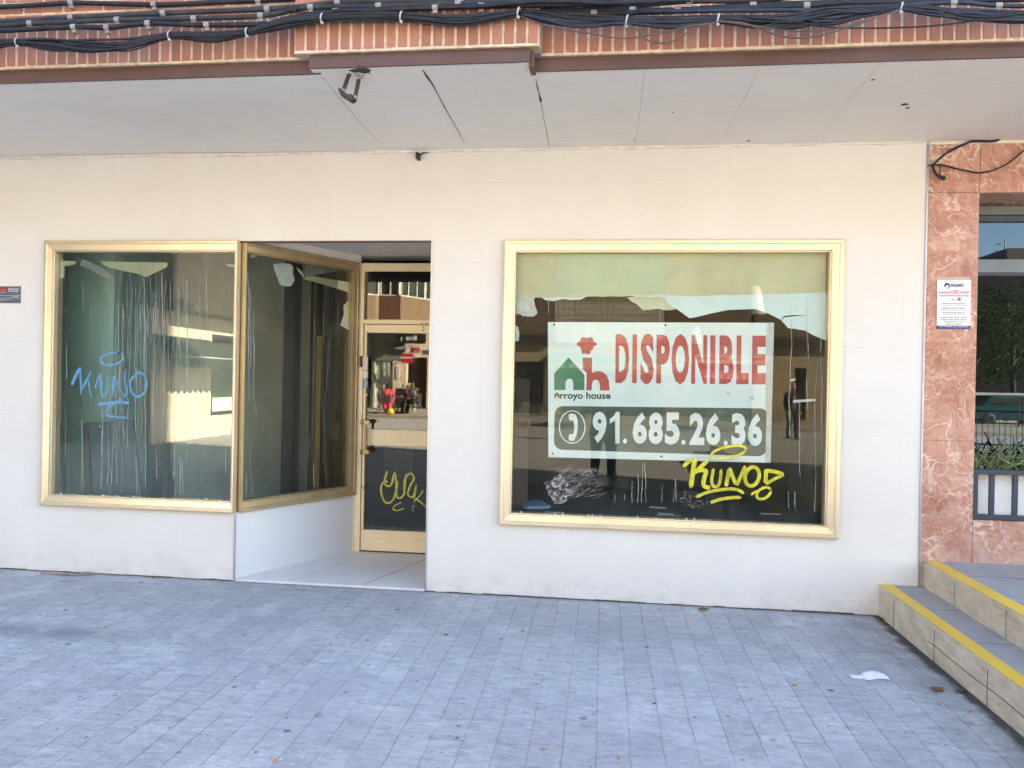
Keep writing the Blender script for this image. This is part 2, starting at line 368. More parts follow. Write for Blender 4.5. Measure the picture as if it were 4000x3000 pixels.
def brick_wall_mat(name, c0, c1, mortar, w=.25, h=.066, ms=.012, axis='x'):
    m, nt, b = newmat(name); g = N(nt, 'NewGeometry'); sp = N(nt, 'SeparateXYZ'); nt.links.new(g.outputs[0], sp.inputs[0])
    cb = N(nt, 'CombineXYZ'); nt.links.new(math_(nt, 'ADD', sp.outputs[0], sp.outputs[1]), cb.inputs[0]); nt.links.new(sp.outputs[2], cb.inputs[1])
    br = N(nt, 'TexBrick'); nt.links.new(cb.outputs[0], br.inputs['Vector'])
    for k, v in (('Scale', 1), ('Mortar Size', ms / 2), ('Mortar Smooth', .2), ('Brick Width', w), ('Row Height', h), ('Bias', 0)): br.inputs[k].default_value = v
    br.inputs['Color1'].default_value = (*c0, 1); br.inputs['Color2'].default_value = (*c1, 1); br.inputs['Mortar'].default_value = (*mortar, 1)
    n = noise_(nt, g.outputs[0], 3, 5); c = mix_(nt, ramp_(nt, n.outputs[0], .3, .7, .0, .3), br.outputs[0], tuple(x * .6 for x in c0))
    nt.links.new(c, b.inputs['Base Color']); b.inputs['Roughness'].default_value = .85
    bump_(nt, b, br.outputs[1], -.8, .008); return m

def soffit_mat():
    m, nt, b = newmat('soffit_render'); n = noise_(nt, pos_(nt), 1.1, 6, .6); n2 = noise_(nt, pos_(nt, (1, 3, 1)), 3.5, 5, .6)
    c = mix_(nt, ramp_(nt, n.outputs[0], .3, .7), (.80, .745, .665), (.86, .81, .73)); c = mix_(nt, ramp_(nt, n2.outputs[0], .55, .75, 0, .3), c, (.62, .60, .58))
    nt.links.new(c, b.inputs['Base Color']); b.inputs['Roughness'].default_value = .85
    bump_(nt, b, noise_(nt, pos_(nt), 45, 3).outputs[0], .08, .003); return m

def concrete_mat(name, a, bcol, dirt=(.12, .10, .08), rough=.85):
    m, nt, b = newmat(name); n = noise_(nt, pos_(nt, (1, 1, 2.5)), 6, 8, .68); n2 = noise_(nt, pos_(nt), 70, 3)
    c = mix_(nt, ramp_(nt, n.outputs[0], .3, .7), a, bcol)
    n3 = noise_(nt, pos_(nt, (1, 1, 4)), 3.1, 7, .72); c = mix_(nt, ramp_(nt, n3.outputs[0], .56, .72, 0, .55), c, dirt)
    c = mix_(nt, ramp_(nt, n2.outputs[0], .6, .75, 0, .3), c, dirt)
    nt.links.new(c, b.inputs['Base Color']); b.inputs['Roughness'].default_value = rough; bump_(nt, b, n2.outputs[0], .35, .004); return m

def paint_mat(name, col, under, thr=.62, scale=7, stretch=(1, 1, 1), rough=.45):
    m, nt, b = newmat(name); n = noise_(nt, pos_(nt, stretch), scale, 10, .78); n2 = noise_(nt, pos_(nt), 2.5, 4)
    c = mix_(nt, ramp_(nt, n2.outputs[0], .3, .7), tuple(x * .88 for x in col), col); c = mix_(nt, ramp_(nt, n.outputs[0], thr, thr + .05, 0, .85), c, under)
    nt.links.new(c, b.inputs['Base Color']); b.inputs['Roughness'].default_value = rough; return m

M = {}
M['tile'] = tile_mat(); M['paving'] = paving_mat(); M['marble'] = marble_mat(); M['soffit'] = soffit_mat()
M['brick'] = brick_unit_mat('fascia_brick', (.40, .175, .115), (.30, .125, .085)); M['mortar'] = mat('lime_mortar', (.58, .44, .31), .9, var=.25, vs=25, bump=.6, bs=120)
M['steel'] = mat('brown_painted_steel', (.085, .040, .030), .5, var=.15)
M['gold'] = mat('gold_anodised_aluminium', (.78, .655, .45), .28, .55, var=.07, vs=2.5); M['golddark'] = mat('darker_gold_aluminium', (.50, .39, .22), .36, .6, var=.12)  # second gold is a darker copy for the slanted frame
M['glass_r'] = glass_mat('display_glass', (.93, .985, .96), film=.02, film_col=(.44, .50, .40), refl=.72, rcol=(.96, .91, .74)); M['glass_l'] = glass_mat('dusty_display_glass', (.90, .98, .94), film=.09, film_col=(.36, .48, .42), refl=2.0, rcol=(.97, .94, .84))
M['glass_a'] = glass_mat('slanted_glass', (.94, .97, .92), film=.055, film_col=(.38, .39, .32)); M['glass_d'] = glass_mat('door_glass', (.80, .82, .76), ior=1.62, film=.003, refl=1.5, rcol=(.97, .93, .80))
M['glass_n'] = glass_mat('dark_tinted_glass', (.35, .37, .38), ior=1.6, film=.002, refl=1.45, rcol=(.80, .92, 1.0))
M['cream'] = paint_mat('cream_door_enamel', (.86, .71, .42), (.64, .47, .24), .64, 9)
M['dark'] = mat('dark_plastic', (.025, .025, .027), .5); M['grey'] = mat('zinc_grey', (.35, .36, .37), .45, .6)
M['trim'] = mat('aluminium_corner_trim', (.45, .46, .50), .3, .8); M['white'] = mat('white_enamel', (.75, .75, .73), .5)
M['cable'] = mat('black_cable_sheath', (.015, .016, .021), .45, var=.4, vs=14, spec=.25); M['cable2'] = mat('dusty_black_cable', (.03, .03, .033), .6, var=.45, vs=9, spec=.25)
M['cableblue'] = mat('blue_black_cable', (.018, .025, .042), .42, var=.3, vs=12, spec=.3); M['cablebrown'] = mat('brown_aged_wire', (.085, .055, .04), .6)
M['clip'] = mat('grey_cable_clip', (.24, .23, .20), .6); M['tie'] = mat('white_cable_tie', (.38, .38, .37), .5)
M['crack'] = mat('dark_crack', (.07, .06, .055), .95); M['hair'] = mat('hairline_crack', (.42, .385, .355), .95)
M['step'] = concrete_mat('worn_concrete_step', (.40, .32, .235), (.63, .53, .41), (.13, .10, .07)); M['tread'] = concrete_mat('grey_step_tread', (.29, .285, .28), (.37, .36, .35), (.2, .2, .2))
M['yellow'] = paint_mat('yellow_edge_paint', (.80, .52, .06), (.52, .42, .26), .60, 9)
# ------------------------------------------------------------------ ground
mb = MB(); S = 90
mb.add([(-S, -S, 0), (S, -S, 0), (S, S, 0), (-S, S, 0)], [(0, 1, 2, 3)]); mb.build('plaza_paving', M['paving'], kind='structure')

# ------------------------------------------------------------------ shop building
ZT, ZB, ZC = 2.662, .536, 3.345
XR = 2.222; RX0, RX1 = -.754, 1.675; LX0 = -4.488; JX = -1.313
shop = empty('shop_building', (-1, 0, 0), 'brick building over an empty shop faced in pale porcelain tiles', 'building')
def box_part(name, boxes, mt, parent, **kw):
    b = MB()
    for q in boxes: b.box(*q)
    return b.build(name, mt, parent, **kw)
T = .12
box_part('tiled_wall', [(-40, XR, 0, T, ZT, ZC), (-40, LX0, 0, T, 0, ZT), (LX0, AX, 0, T, 0, ZB), (JX, RX0, 0, T, 0, ZT), (RX0, RX1, 0, T, 0, ZB), (RX1, XR, 0, T, 0, ZT)], M['tile'], shop)
# recess: right return, wall below and above the slanted window, ceiling, threshold
box_part('recess_return', [(JX, JX + .1, T, 1.3, 0, 2.72)], M['tile'], shop)
ud = Vector((BX - AX, BY - AY, 0)); nin = -_an
b = MB(); b.prism([(AX, AY, 0), (BX, BY, 0), (BX + nin.x * .12, BY + nin.y * .12, 0), (AX + nin.x * .12, AY + nin.y * .12 + .0, 0)], (0, 0, ZB - .002))
M['plinth'] = mat('smooth_porcelain', (.66, .64, .62), .4, var=.05, vs=1.5)
b.build('slanted_plinth', M['plinth'], shop)
b = MB(); b.prism([(AX, AY + .02, ZT - .02), (BX, BY, ZT - .02), (BX + nin.x * .12, BY + nin.y * .12, ZT - .02), (AX + nin.x * .12, AY + nin.y * .12 + .02, ZT - .02)], (0, 0, .1))
b.build('slanted_lintel', M['soffit'], shop)
box_part('recess_ceiling', [(AX - .3, JX, T, 1.4, 2.735, 2.80)], M['soffit'], shop)
b = MB(); b.prism([(AX + .005, .0, .0), (JX, .0, .0), (JX, 1.12, .0), (BX, 1.12, .0)], (0, 0, .018)); b.build('threshold', M['plinth'], shop)
b = MB(); b.ribbon([(-1.80, .02, .0195), (-1.48, 1.12, .0195)], .006, (0, 0, 1), taper=0); b.ribbon([(-2.40, .02, .0195), (-2.30, .25, .0195), (-2.14, .9, .0195)], .003, (0, 0, 1), taper=0)
b.build('threshold_joint', M['crack'], shop)
b = MB(); random.seed(14)
for xa, xb in ((-6, AX), (JX, 1.955)):
    x = xa
    while x < xb:
        w = min(random.uniform(.05, .2), xb - x); b.box(x, x + w, -random.uniform(.003, .011), .001, .0005, random.uniform(.003, .011)); x += w
b.build('base_joint', M['crack'], shop, kind='stuff')
# metal corner trims
box_part('corner_trim', [(AX - .004, AX + .008, -.006, .002, .0, ZB - .008)], M['trim'], shop)
box_part('corner_trim', [(JX - .002, JX + .008, -.005, .003, .0, ZT)], M['trim'], shop)
box_part('corner_trim', [(XR - .002, XR + .010, -.008, .012, .222, ZC - .01)], M['trim'], shop)
box_part('lintel_trim', [(AX, JX - .002, -.003, .02, ZT - .012, ZT - .001)], M['steel'], shop)
# overhang
CX0, LX1, BXL, BXR = W(1206, 245, -1.535).x, W(1252, 287, -1.46).x, W(1149, 150, -1.55).x, W(2106, 120, -1.55).x
SEG = [(-40, CX0, -1.46), (CX0, -.43, -1.535), (-.43, 18.5, -1.40)]
box_part('soffit', [(x0, x1, y0 + .03, 0, ZC, ZC + .05) for x0, x1, y0 in SEG] + [(-40, XR, 0, T, ZC, ZC + .05), (XR, 18.5, 0, .4, ZC, ZC + .05)], M['soffit'], shop)
box_part('floor_slab', [(-40, 18.5, -1.2, 12, ZC + .06, 3.98)], M['soffit'], shop)
for x0, x1, y0 in SEG:
    if x1 == CX0: x1 = LX1
    b = MB(); b.box(x0, x1, y0, y0 + .008, ZC - .004, ZC + .048); b.box(x0, x1, y0 + .008, y0 + .014, ZC - .004, ZC - .001); b.box(x0, x1, y0 + .012, y0 + .06, ZC + .048, ZC + .075)
    if y0 < -1.5:
        b.box(x1 - .008, x1 + .02, y0 + .03, y0 + .15, ZC - .02, ZC + .05)
    b.build('steel_edge', M['steel'], shop)
bm_, mm_ = MB(), MB()
random.seed(3)
for x0, x1, y0 in ((-8, BXL, -1.46), (BXL, BXR, -1.535), (BXR, 6, -1.40)):
    xa, xb = x0, x1
    yf = y0 - .012; z0 = ZC + .092; hz = .235; p = .0660
    n = round((xb - xa) / p); pp = (xb - xa) / n
    mm_.box(xa, xb, yf + .004, yf + .10, ZC + .0755, 4.02)
    mm_.box(xa + .004, xb - .004, yf + .002, yf + .02, ZC + .0752, z0 - .004)
    for i in range(n):
        j = random.uniform(-.0012, .0012); k = random.uniform(-.0025, .0025)
        bm_.box(xa + i * pp + .0075 + j, xa + (i + 1) * pp - .0075 + j, yf + random.uniform(-.002, .0015), yf + .05, z0 + k, z0 + hz + k)
    z = z0 + hz + .013; r = 0
    while z < 4.0:
        x = xa - (.13 if r % 2 else 0)
        while x < xb:
            a, c = max(xa + .002, x), min(xb - .002, x + .245)
            if c - a > .02: bm_.box(a, c, yf + random.uniform(-.002, .0015), yf + .05, z, z + .052)
            x += .258
        z += .066; r += 1
mm_.build('fascia_mortar', M['mortar'], shop); bm_.build('fascia_bricks', M['brick'], shop, bevel=.0025)
M['bwall'] = brick_wall_mat('brick_wall', (.36, .14, .09), (.28, .10, .07), (.5, .40, .30))
box_part('upper_wall', [(-40, 18.5, -1.30, 12, 4.03, 26)], M['bwall'], shop)  # unseen upper storeys, height raised so they shade the stone wing
box_part('side_wall', [(-40, -8, -1.45, -1.30, ZC + .08, 4.03), (6, 18.5, -1.40, -1.30, ZC + .08, 4.03)], M['bwall'], shop)
# interior shell
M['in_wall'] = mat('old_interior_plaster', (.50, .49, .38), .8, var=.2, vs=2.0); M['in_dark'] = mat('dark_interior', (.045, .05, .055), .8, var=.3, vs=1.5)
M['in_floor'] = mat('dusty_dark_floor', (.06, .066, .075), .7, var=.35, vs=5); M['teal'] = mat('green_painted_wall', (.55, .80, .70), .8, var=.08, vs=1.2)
M['brownpanel'] = mat('brown_wood_panel', (.13, .085, .055), .6, var=.25, vs=5, stretch=(1, 1, .1)); M['ochre'] = mat('ochre_wall', (.30, .25, .15), .8, var=.12)
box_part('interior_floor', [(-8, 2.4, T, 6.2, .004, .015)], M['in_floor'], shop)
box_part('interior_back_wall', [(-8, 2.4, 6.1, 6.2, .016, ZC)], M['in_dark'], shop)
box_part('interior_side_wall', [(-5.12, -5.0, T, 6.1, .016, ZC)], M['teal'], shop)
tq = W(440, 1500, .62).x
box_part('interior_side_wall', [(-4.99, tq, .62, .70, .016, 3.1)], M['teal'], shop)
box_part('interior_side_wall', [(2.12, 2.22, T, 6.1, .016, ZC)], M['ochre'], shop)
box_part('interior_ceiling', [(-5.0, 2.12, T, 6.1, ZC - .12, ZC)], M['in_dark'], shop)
# room behind the slanted window: olive partition, yellow door edge, dark doorway
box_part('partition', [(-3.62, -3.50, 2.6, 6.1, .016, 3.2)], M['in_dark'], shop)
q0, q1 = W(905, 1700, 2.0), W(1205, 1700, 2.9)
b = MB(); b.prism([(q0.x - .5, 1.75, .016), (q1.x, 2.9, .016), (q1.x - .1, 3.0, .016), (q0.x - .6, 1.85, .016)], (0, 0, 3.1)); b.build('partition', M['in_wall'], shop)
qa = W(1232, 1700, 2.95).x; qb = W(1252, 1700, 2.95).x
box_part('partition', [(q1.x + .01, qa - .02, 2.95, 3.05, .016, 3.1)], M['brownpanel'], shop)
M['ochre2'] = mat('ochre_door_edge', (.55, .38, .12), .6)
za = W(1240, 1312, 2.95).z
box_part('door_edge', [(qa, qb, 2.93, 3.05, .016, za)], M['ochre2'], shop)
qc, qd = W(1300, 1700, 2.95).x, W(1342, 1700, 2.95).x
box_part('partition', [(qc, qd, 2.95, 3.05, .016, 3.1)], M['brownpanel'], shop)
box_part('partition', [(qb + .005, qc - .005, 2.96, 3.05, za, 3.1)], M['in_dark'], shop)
M['navy'] = mat('dark_navy_door', (.02, .035, .05), .5)
box_part('inner_door', [(qb + .02, qc - .02, 3.06, 3.10, .016, za)], M['navy'], shop)
for px, py, w, h in ((925, 1855, 12, 24), (1325, 1625, 14, 20)):
    p = W(px, py, 1.9 if px < 1000 else 2.94); box_part('wall_switch', [(p.x - .03, p.x + .03, p.y - .06, p.y - .03, p.z - .05, p.z + .05)], M['dark'], shop)

# ------------------------------------------------------------------ display windows
PROF = [(0, -.02), (0, .034), (.010, .044), (.030, .044), (.034, .036), (.078, .032), (.081, .012), (.088, .012), (.088, -.07)]
def window(name, P, widths, glass, n, inset, label):
    fr = MB().frame(P, PROF, widths).build('window_frame', M['gold'], shop, label=label)
    t, r, bt, l = (inset * k for k in widths); P = [Vector(p) for p in P]
    u = (P[1] - P[0]).normalized(); v = Vector((0, 0, 1)); o = -Vector(n) * .03
    MB().poly([P[3] + u * l + v * bt + o, P[2] - u * r + v * bt + o, P[1] - u * r - v * t + o, P[0] + u * l - v * t + o]).build('glass_pane', glass, fr)
    return fr
wR = window('w', [(RX0, 0, ZT - .004), (RX1, 0, ZT - .004), (RX1, 0, ZB), (RX0, 0, ZB)], (1, 1.08, 1, 1), M['glass_r'], (0, -1, 0), .086, 'large rectangular display window frame')
wL = window('w', [(LX0, 0, ZT + .004), (AX, 0, ZT + .004), (AX, 0, ZB), (LX0, 0, ZB)], (1, .34, 1, .95), M['glass_l'], (0, -1, 0), .086, 'display window frame beside the entrance')
P = [(AX + .012, AY + .02, ZT + .004), (BX - .03, BY - .03, ZT + .004), (BX - .03, BY - .03, ZB), (AX + .012, AY + .02, ZB)]
MS = dict(M); M['gold'] = M['golddark']
wA = window('w', P, (1, .75, 1, .25), M['glass_a'], _an, .086, 'slanted display window frame of the entrance recess')
M['gold'] = MS['gold']
# sealant crumbs and white cement along the glass foot
random.seed(5); b = MB()
for i in range(60):
    x = random.uniform(LX0 + .1, AX - .06); b.box(x, x + random.uniform(.003, .012), .018, .0265, ZB + .084, ZB + .086 + random.random() ** 3 * .014)
for i in range(70):
    x = random.uniform(RX0 + .1, RX1 - .12); b.box(x, x + random.uniform(.003, .012), .018, .0265, ZB + .084, ZB + .087 + random.random() ** 3 * .012)
b.build('sealant_crumbs', M['white'], wR, kind='stuff')

# ------------------------------------------------------------------ entrance door
DY = 1.15
door = MB(); zz = lambda y: W(1500, y, DY).z
xl = W(1398, 1600, DY).x; xl2 = xl + .055; xr = JX
ztop = zz(1031); zt0, zt1 = zz(1250), zz(1057)
door.box(xl, xl2, DY - .05, DY + .06, .018, ztop); door.box(xl2, xr, DY - .05, DY + .06, zt1, ztop); door.box(xr - .05, xr, DY - .045, DY + .06, .018, zt1)
door.box(xl2, xr - .05, DY - .05, DY + .06, zz(1267), zt0); door.box(xl - .012, xl, DY - .06, DY + .05, .018, ztop + .01)
door.box(xl2, xr - .05, DY - .045, DY - .03, zt1 - .014, zt1)
dob = door.build('entrance_door', M['cream'], shop, bevel=.003)
leaf = MB(); L0, L1 = xl2 + .004, xr - .056; st = .022
p1t, p1b, mr, p2t, p2b, kb = zz(1301), zz(1677), zz(1676), zz(1739), zz(2070), zz(2165)
kb = max(kb, .03)
leaf.box(L0, L0 + st, DY - .03, DY + .02, kb, zz(1269)); leaf.box(L1 - .06, L1, DY - .03, DY + .02, kb, zz(1269))
leaf.box(L0 + st, L1 - .06, DY - .03, DY + .02, p1t, zz(1269)); leaf.box(L0 + st, L1 - .06, DY - .034, DY + .02, p2t, p1b); leaf.box(L0 + st, L1 - .06, DY - .03, DY + .02, zz(2098), p2b)
leaf.box(L0 + st, L1 - .06, DY - .042, DY + .01, kb, zz(2100)); leaf.box(L0 + st - .004, L1 - .06, DY - .037, DY - .03, zz(2102), zz(2097))
lf = leaf.build('door_leaf', M['cream'], dob, bevel=.003)
for (xa, xb, za_, zb_) in ((xl2 + .004, xr - .05, zt0, zt1 - .014), (L0 + st, L1 - .06, p1b, p1t), (L0 + st, L1 - .06, p2b, p2t)):
    MB().poly([(xa, DY, za_), (xb, DY, za_), (xb, DY, zb_), (xa, DY, zb_)]).build('glass_pane', M['glass_d'], dob)
M['brass'] = mat('worn_brass', (.34, .25, .12), .35, .8, var=.3, vs=30)
hb = MB(); hz0, hz1 = zz(1772), zz(1640); hx = W(1443, 1700, DY).x; hy = DY - .10
pts = [Vector((hx, hy, hz0 + (hz1 - hz0) * i / 48)) for i in range(49)]
hb.tube(pts, [.011 + .004 * math.sin(i * 1.35) ** 2 for i in range(49)], 10)
for z in (hz0 + .02, hz1 - .02):
    hb.box(hx - .03, hx + .03, hy - .012, hy + .02, z - .016, z + .016); hb.box(hx + .002, hx + .024, hy + .02, DY - .03, z - .012, z + .012); hb.lathe((hx - .035, hy, z), [(.0, -.02), (.018, -.018), (.02, .0), (.018, .018), (0, .02)], 10)
hb.build('pull_handle', M['brass'], dob)
def sticker(px0, py0, px1, py1, y, mt, name, par):
    a, c = W(px0, py0, y), W(px1, py1, y); return box_part(name, [(a.x, c.x, y - .003, y, c.z, a.z)], mt, par)
M['pinkplate'] = mat('primed_patch', (.74, .55, .42), .6); M['bluestk'] = mat('faded_blue_sticker', (.25, .36, .42), .5); M['paperstk'] = mat('pale_sticker', (.72, .66, .55), .6)
sticker(1418, 1394, 1437, 1446, DY - .051, M['pinkplate'], 'cover_plate', dob); sticker(1419, 1449, 1437, 1478, DY - .051, M['paperstk'], 'sticker', dob)
sticker(1422, 1483, 1436, 1514, DY - .051, M['bluestk'], 'sticker', dob); sticker(1441, 2072, 1470, 2086, DY - .034, M['paperstk'], 'sticker', dob)
MB().lathe(W(1429, 1541, DY - .05), [(.014, .0), (.014, .006), (.008, .008), (0, .008)], 14, axis='y').build('lock_cylinder', M['brass'], dob); b = MB(); p = W(1421, 1905, DY - .05); b.box(p.x - .007, p.x + .007, p.y - .012, p.y, p.z - .018, p.z + .018)
b.lathe(p + Vector((0, -.005, .012)), [(.011, 0), (.011, .01), (0, .012)], 12, axis='y'); b.build('lock_cylinder', M['brass'], dob)
p = W(1410, 1412, DY - .07); box_part('lock_keep', [(p.x - .012, p.x + .008, p.y - .004, p.y + .02, p.z - .05, p.z + .05)], M['dark'], dob)
for px, py in ((1648, 1264), (1665, 1264), (1653, 1278), (1653, 1289)): MB().lathe(W(px, py, DY - .0505), [(.007, 0), (.007, .002), (0, .003)], 8, axis='y').build('screw', M['dark'], dob)
# inside behind the door: counter-dark room gets its own back panel
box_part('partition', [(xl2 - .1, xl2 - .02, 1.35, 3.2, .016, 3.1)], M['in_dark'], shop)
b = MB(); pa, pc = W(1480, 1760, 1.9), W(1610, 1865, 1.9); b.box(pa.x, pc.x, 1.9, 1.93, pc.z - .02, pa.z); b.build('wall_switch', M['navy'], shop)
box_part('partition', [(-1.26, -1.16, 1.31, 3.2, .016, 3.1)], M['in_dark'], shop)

# ------------------------------------------------------------------ soffit cracks and marks
b, h = M['crack'], M['hair']; zc = ZC - .0015; nz = (0, 0, -1)
def cr(mt_, pts, w):
    mbx = MB(); w = [x * .55 for x in w] if isinstance(w, list) else w * .7; mbx.ribbon([WZ(px, py, zc) for px, py in pts], w, nz); mbx.build('crack', mt_, shop)
cr(b, [(1652, 274), (1668, 300), (1690, 330), (1712, 372), (1733, 412), (1765, 468), (1790, 510), (1815, 560)], [.010, .028, .016, .008, .012, .007, .010, .003])
cr(b, [(2093, 308), (2100, 345), (2104, 360), (2112, 392), (2112, 400)], [.004, .016, .008, .03, .012]); cr(b, [(2112, 400), (2122, 450), (2138, 530), (2146, 580)], [.006, .004, .007, .003])
cr(h, [(1258, 300), (1330, 385), (1400, 470), (1510, 580)], .007); cr(h, [(1094, 500), (1180, 565)], .004); cr(h, [(355, 463), (480, 530)], .004); cr(h, [(1000, 420), (1170, 560)], .005)
cr(h, [(2521, 268), (2505, 390), (2482, 575)], .004); cr(h, [(2972, 252), (2920, 360), (2830, 530)], .004); cr(h, [(3450, 235), (3370, 330), (3200, 520)], .004)
cr(h, [(0, 602), (200, 604), (600, 598), (1100, 594), (1460, 590)], .012); cr(b, [(1482, 578), (1500, 578)], .010); cr(b, [(1565, 573), (1572, 575)], .008)
for px, py, w in ((3410, 311, .03), (3545, 421, .03), (3532, 408, .05), (1502, 456, .012), (1735, 415, .02), (2628, 440, .022), (2925, 550, .03), (3740, 352, .01)):
    p = WZ(px, py, zc); MB().poly([p + Vector((math.cos(a * 1.05) * w * random.uniform(.3, .6), math.sin(a * 1.05) * w * random.uniform(.3, .7), -.0005)) for a in range(6)][::-1]).build('chipped_spot', M['crack'], shop)
cr(b, [(3505, 418), (3530, 415)], .006); cr(b, [(2478, 540), (2481, 552)], .01); cr(h, [(3525, 535), (3570, 502)], .004); cr(h, [(3832, 530), (3895, 487)], .004); cr(b, [(1400, 252), (1405, 262)], .02)
# rough plaster bead where the tiles meet the overhang
b = MB(); pts = [Vector((x, -.004 + random.uniform(-.003, .003), ZC - .004 + random.uniform(-.004, .003))) for x in [-6 + .09 * i for i in range(92)] if x < XR]
b.tube(pts, [random.uniform(.008, .016) for _ in pts], 6); b.build('plaster_bead', mat('white_filler', (.72, .66, .56), .9, var=.15, vs=20), shop)

# ------------------------------------------------------------------ neighbouring marble building
nb = empty('marble_building', (5, .05, 0), 'neighbouring shopfront clad in veined red marble above the steps', 'building')
NX0 = XR + .012; OX = W(3813, 1400, .01).x; OT = W(3900, 752, .01).z; OB = W(3900, 2035, .01).z; OX1 = 5.4
b = MB()
b.box(NX0, OX, .01, .3, .3, ZC - .012); b.box(OX, OX1, .01, .3, OT, ZC - .012); b.box(OX, OX1, .012, .3, .3, OB); b.box(OX1, 18.5, .01, .3, .0, ZC - .012)
b.box(NX0, 18.5, .3, .4, .0, OB); b.box(NX0, OX, .3, .42, OB, ZC - .012); b.box(OX1, 18.5, .3, .42, OB, ZC - .012); b.box(OX, OX1, .3, .42, OT, ZC - .012)
b.build('marble_wall', M['marble'], nb, bevel=.002)
zj = W(3700, 752, .01).z; z2 = W(3640, 1720, .01).z
for q in ((NX0, OX, .0085, .0105, zj - .0015, zj + .0015), (OX - .001, OX + .0015, .0085, .0105, zj, ZC - .03), (NX0, OX, .0085, .0105, z2 - .001, z2 + .001), (OX - .001, OX + .001, .0095, .0115, .4, OB), (OX + .75, OX + .752, .0085, .0105, OT, ZC - .03), (OX + .62, OX + .622, .0095, .0125, .4, OB)):
    box_part('marble_joint', [q], M['crack'], nb)
b = MB(); b.box(NX0, 5.4, .002, .02, ZC - .02, ZC - .001); b.build('plaster_bead', mat('joint_filler', (.72, .64, .5), .9), nb)
M['nframe'] = mat('dark_window_frame', (.05, .06, .062), .4, .3); M['nframe2'] = mat('grey_green_frame', (.14, .155, .14), .45)
fy = .42; zz2 = lambda py: W(3900, py, fy).z
wn_ = MB()
zt_, zm1, zm0 = zz2(868), zz2(1015), zz2(1078)
wn_.box(OX - .02, OX1, fy - .03, fy + .05, zt_, zz2(846)); wn_.box(OX - .02, OX1, fy - .03, fy + .05, zm0, zm1); wn_.box(OX - .02, OX + .03, fy - .028, fy + .05, OB, zt_)
wn_.box(OX - .02, OX1, fy - .06, fy + .05, OB, OB + .05); wn_.box(4.2, 4.25, fy - .028, fy + .05, OB + .05, zm0)
wf = wn_.build('window_frame', M['nframe'], nb)
box_part('roller_box', [(OX - .02, OX1, fy - .05, fy + .05, zz2(844), zz2(812))], M['nframe2'], wf); box_part('roller_box', [(OX - .02, OX1, fy - .02, fy + .05, zz2(810), OT + .02)], M['nframe'], wf)
box_part('glazing_bar', [(OX + .03, OX1, fy - .045, fy - .03, zm0 + .02, zm1 - .005)], mat('grey_blue_frame', (.16, .18, .19), .4, .3), wf)
for z0, z1 in ((zm1, zt_), (OB + .05, zm0)): MB().poly([(OX + .03, fy, z0), (OX1, fy, z0), (OX1, fy, z1), (OX + .03, fy, z1)]).build('glass_pane', M['glass_n'], wf)
box_part('dark_room_box', [(OX - .1, OX1 + .1, .9, .95, .3, 3.3), (OX - .16, OX - .1, fy + .06, .9, .3, 3.3), (OX1 + .1, OX1 + .16, fy + .06, .9, .3, 3.3), (OX - .1, OX1 + .1, fy + .06, .9, 3.25, 3.3), (OX - .1, OX1 + .1, fy + .06, .9, .3, .35)], mat('black_interior', (.008, .008, .009), .9), nb)  # black box for the room behind the panes, darkness put into its colour
# railing in front of the window niche
M['rail'] = mat('blue_grey_railing_paint', (.04, .048, .07), .4, .2, var=.1)
ry = .03; rz = lambda py: W(3900, py, ry).z
rt, rb = rz(1848), rz(2022)
b = MB(); b.box(OX + .004, OX1 - .004, ry - .012, ry + .045, rt - .012, rt + .022); b.box(OX + .004, OX1 - .004, ry, ry + .03, rb - .018, rb + .018)
r = b.build('window_railing', M['rail'], None, bevel=.003); tag(r, 'blue grey metal railing across the marble window niche', 'railing')
x = W(3812, 1930, ry).x; k = 0
while x < OX1 - .05:
    box_part('baluster', [(x - .015, x + .015, ry + .002, ry + .028, rb + .018, rt - .012)], M['rail'], r); x += W(3877, 1930, ry).x - W(3812, 1930, ry).x if k == 0 else .152; k += 1
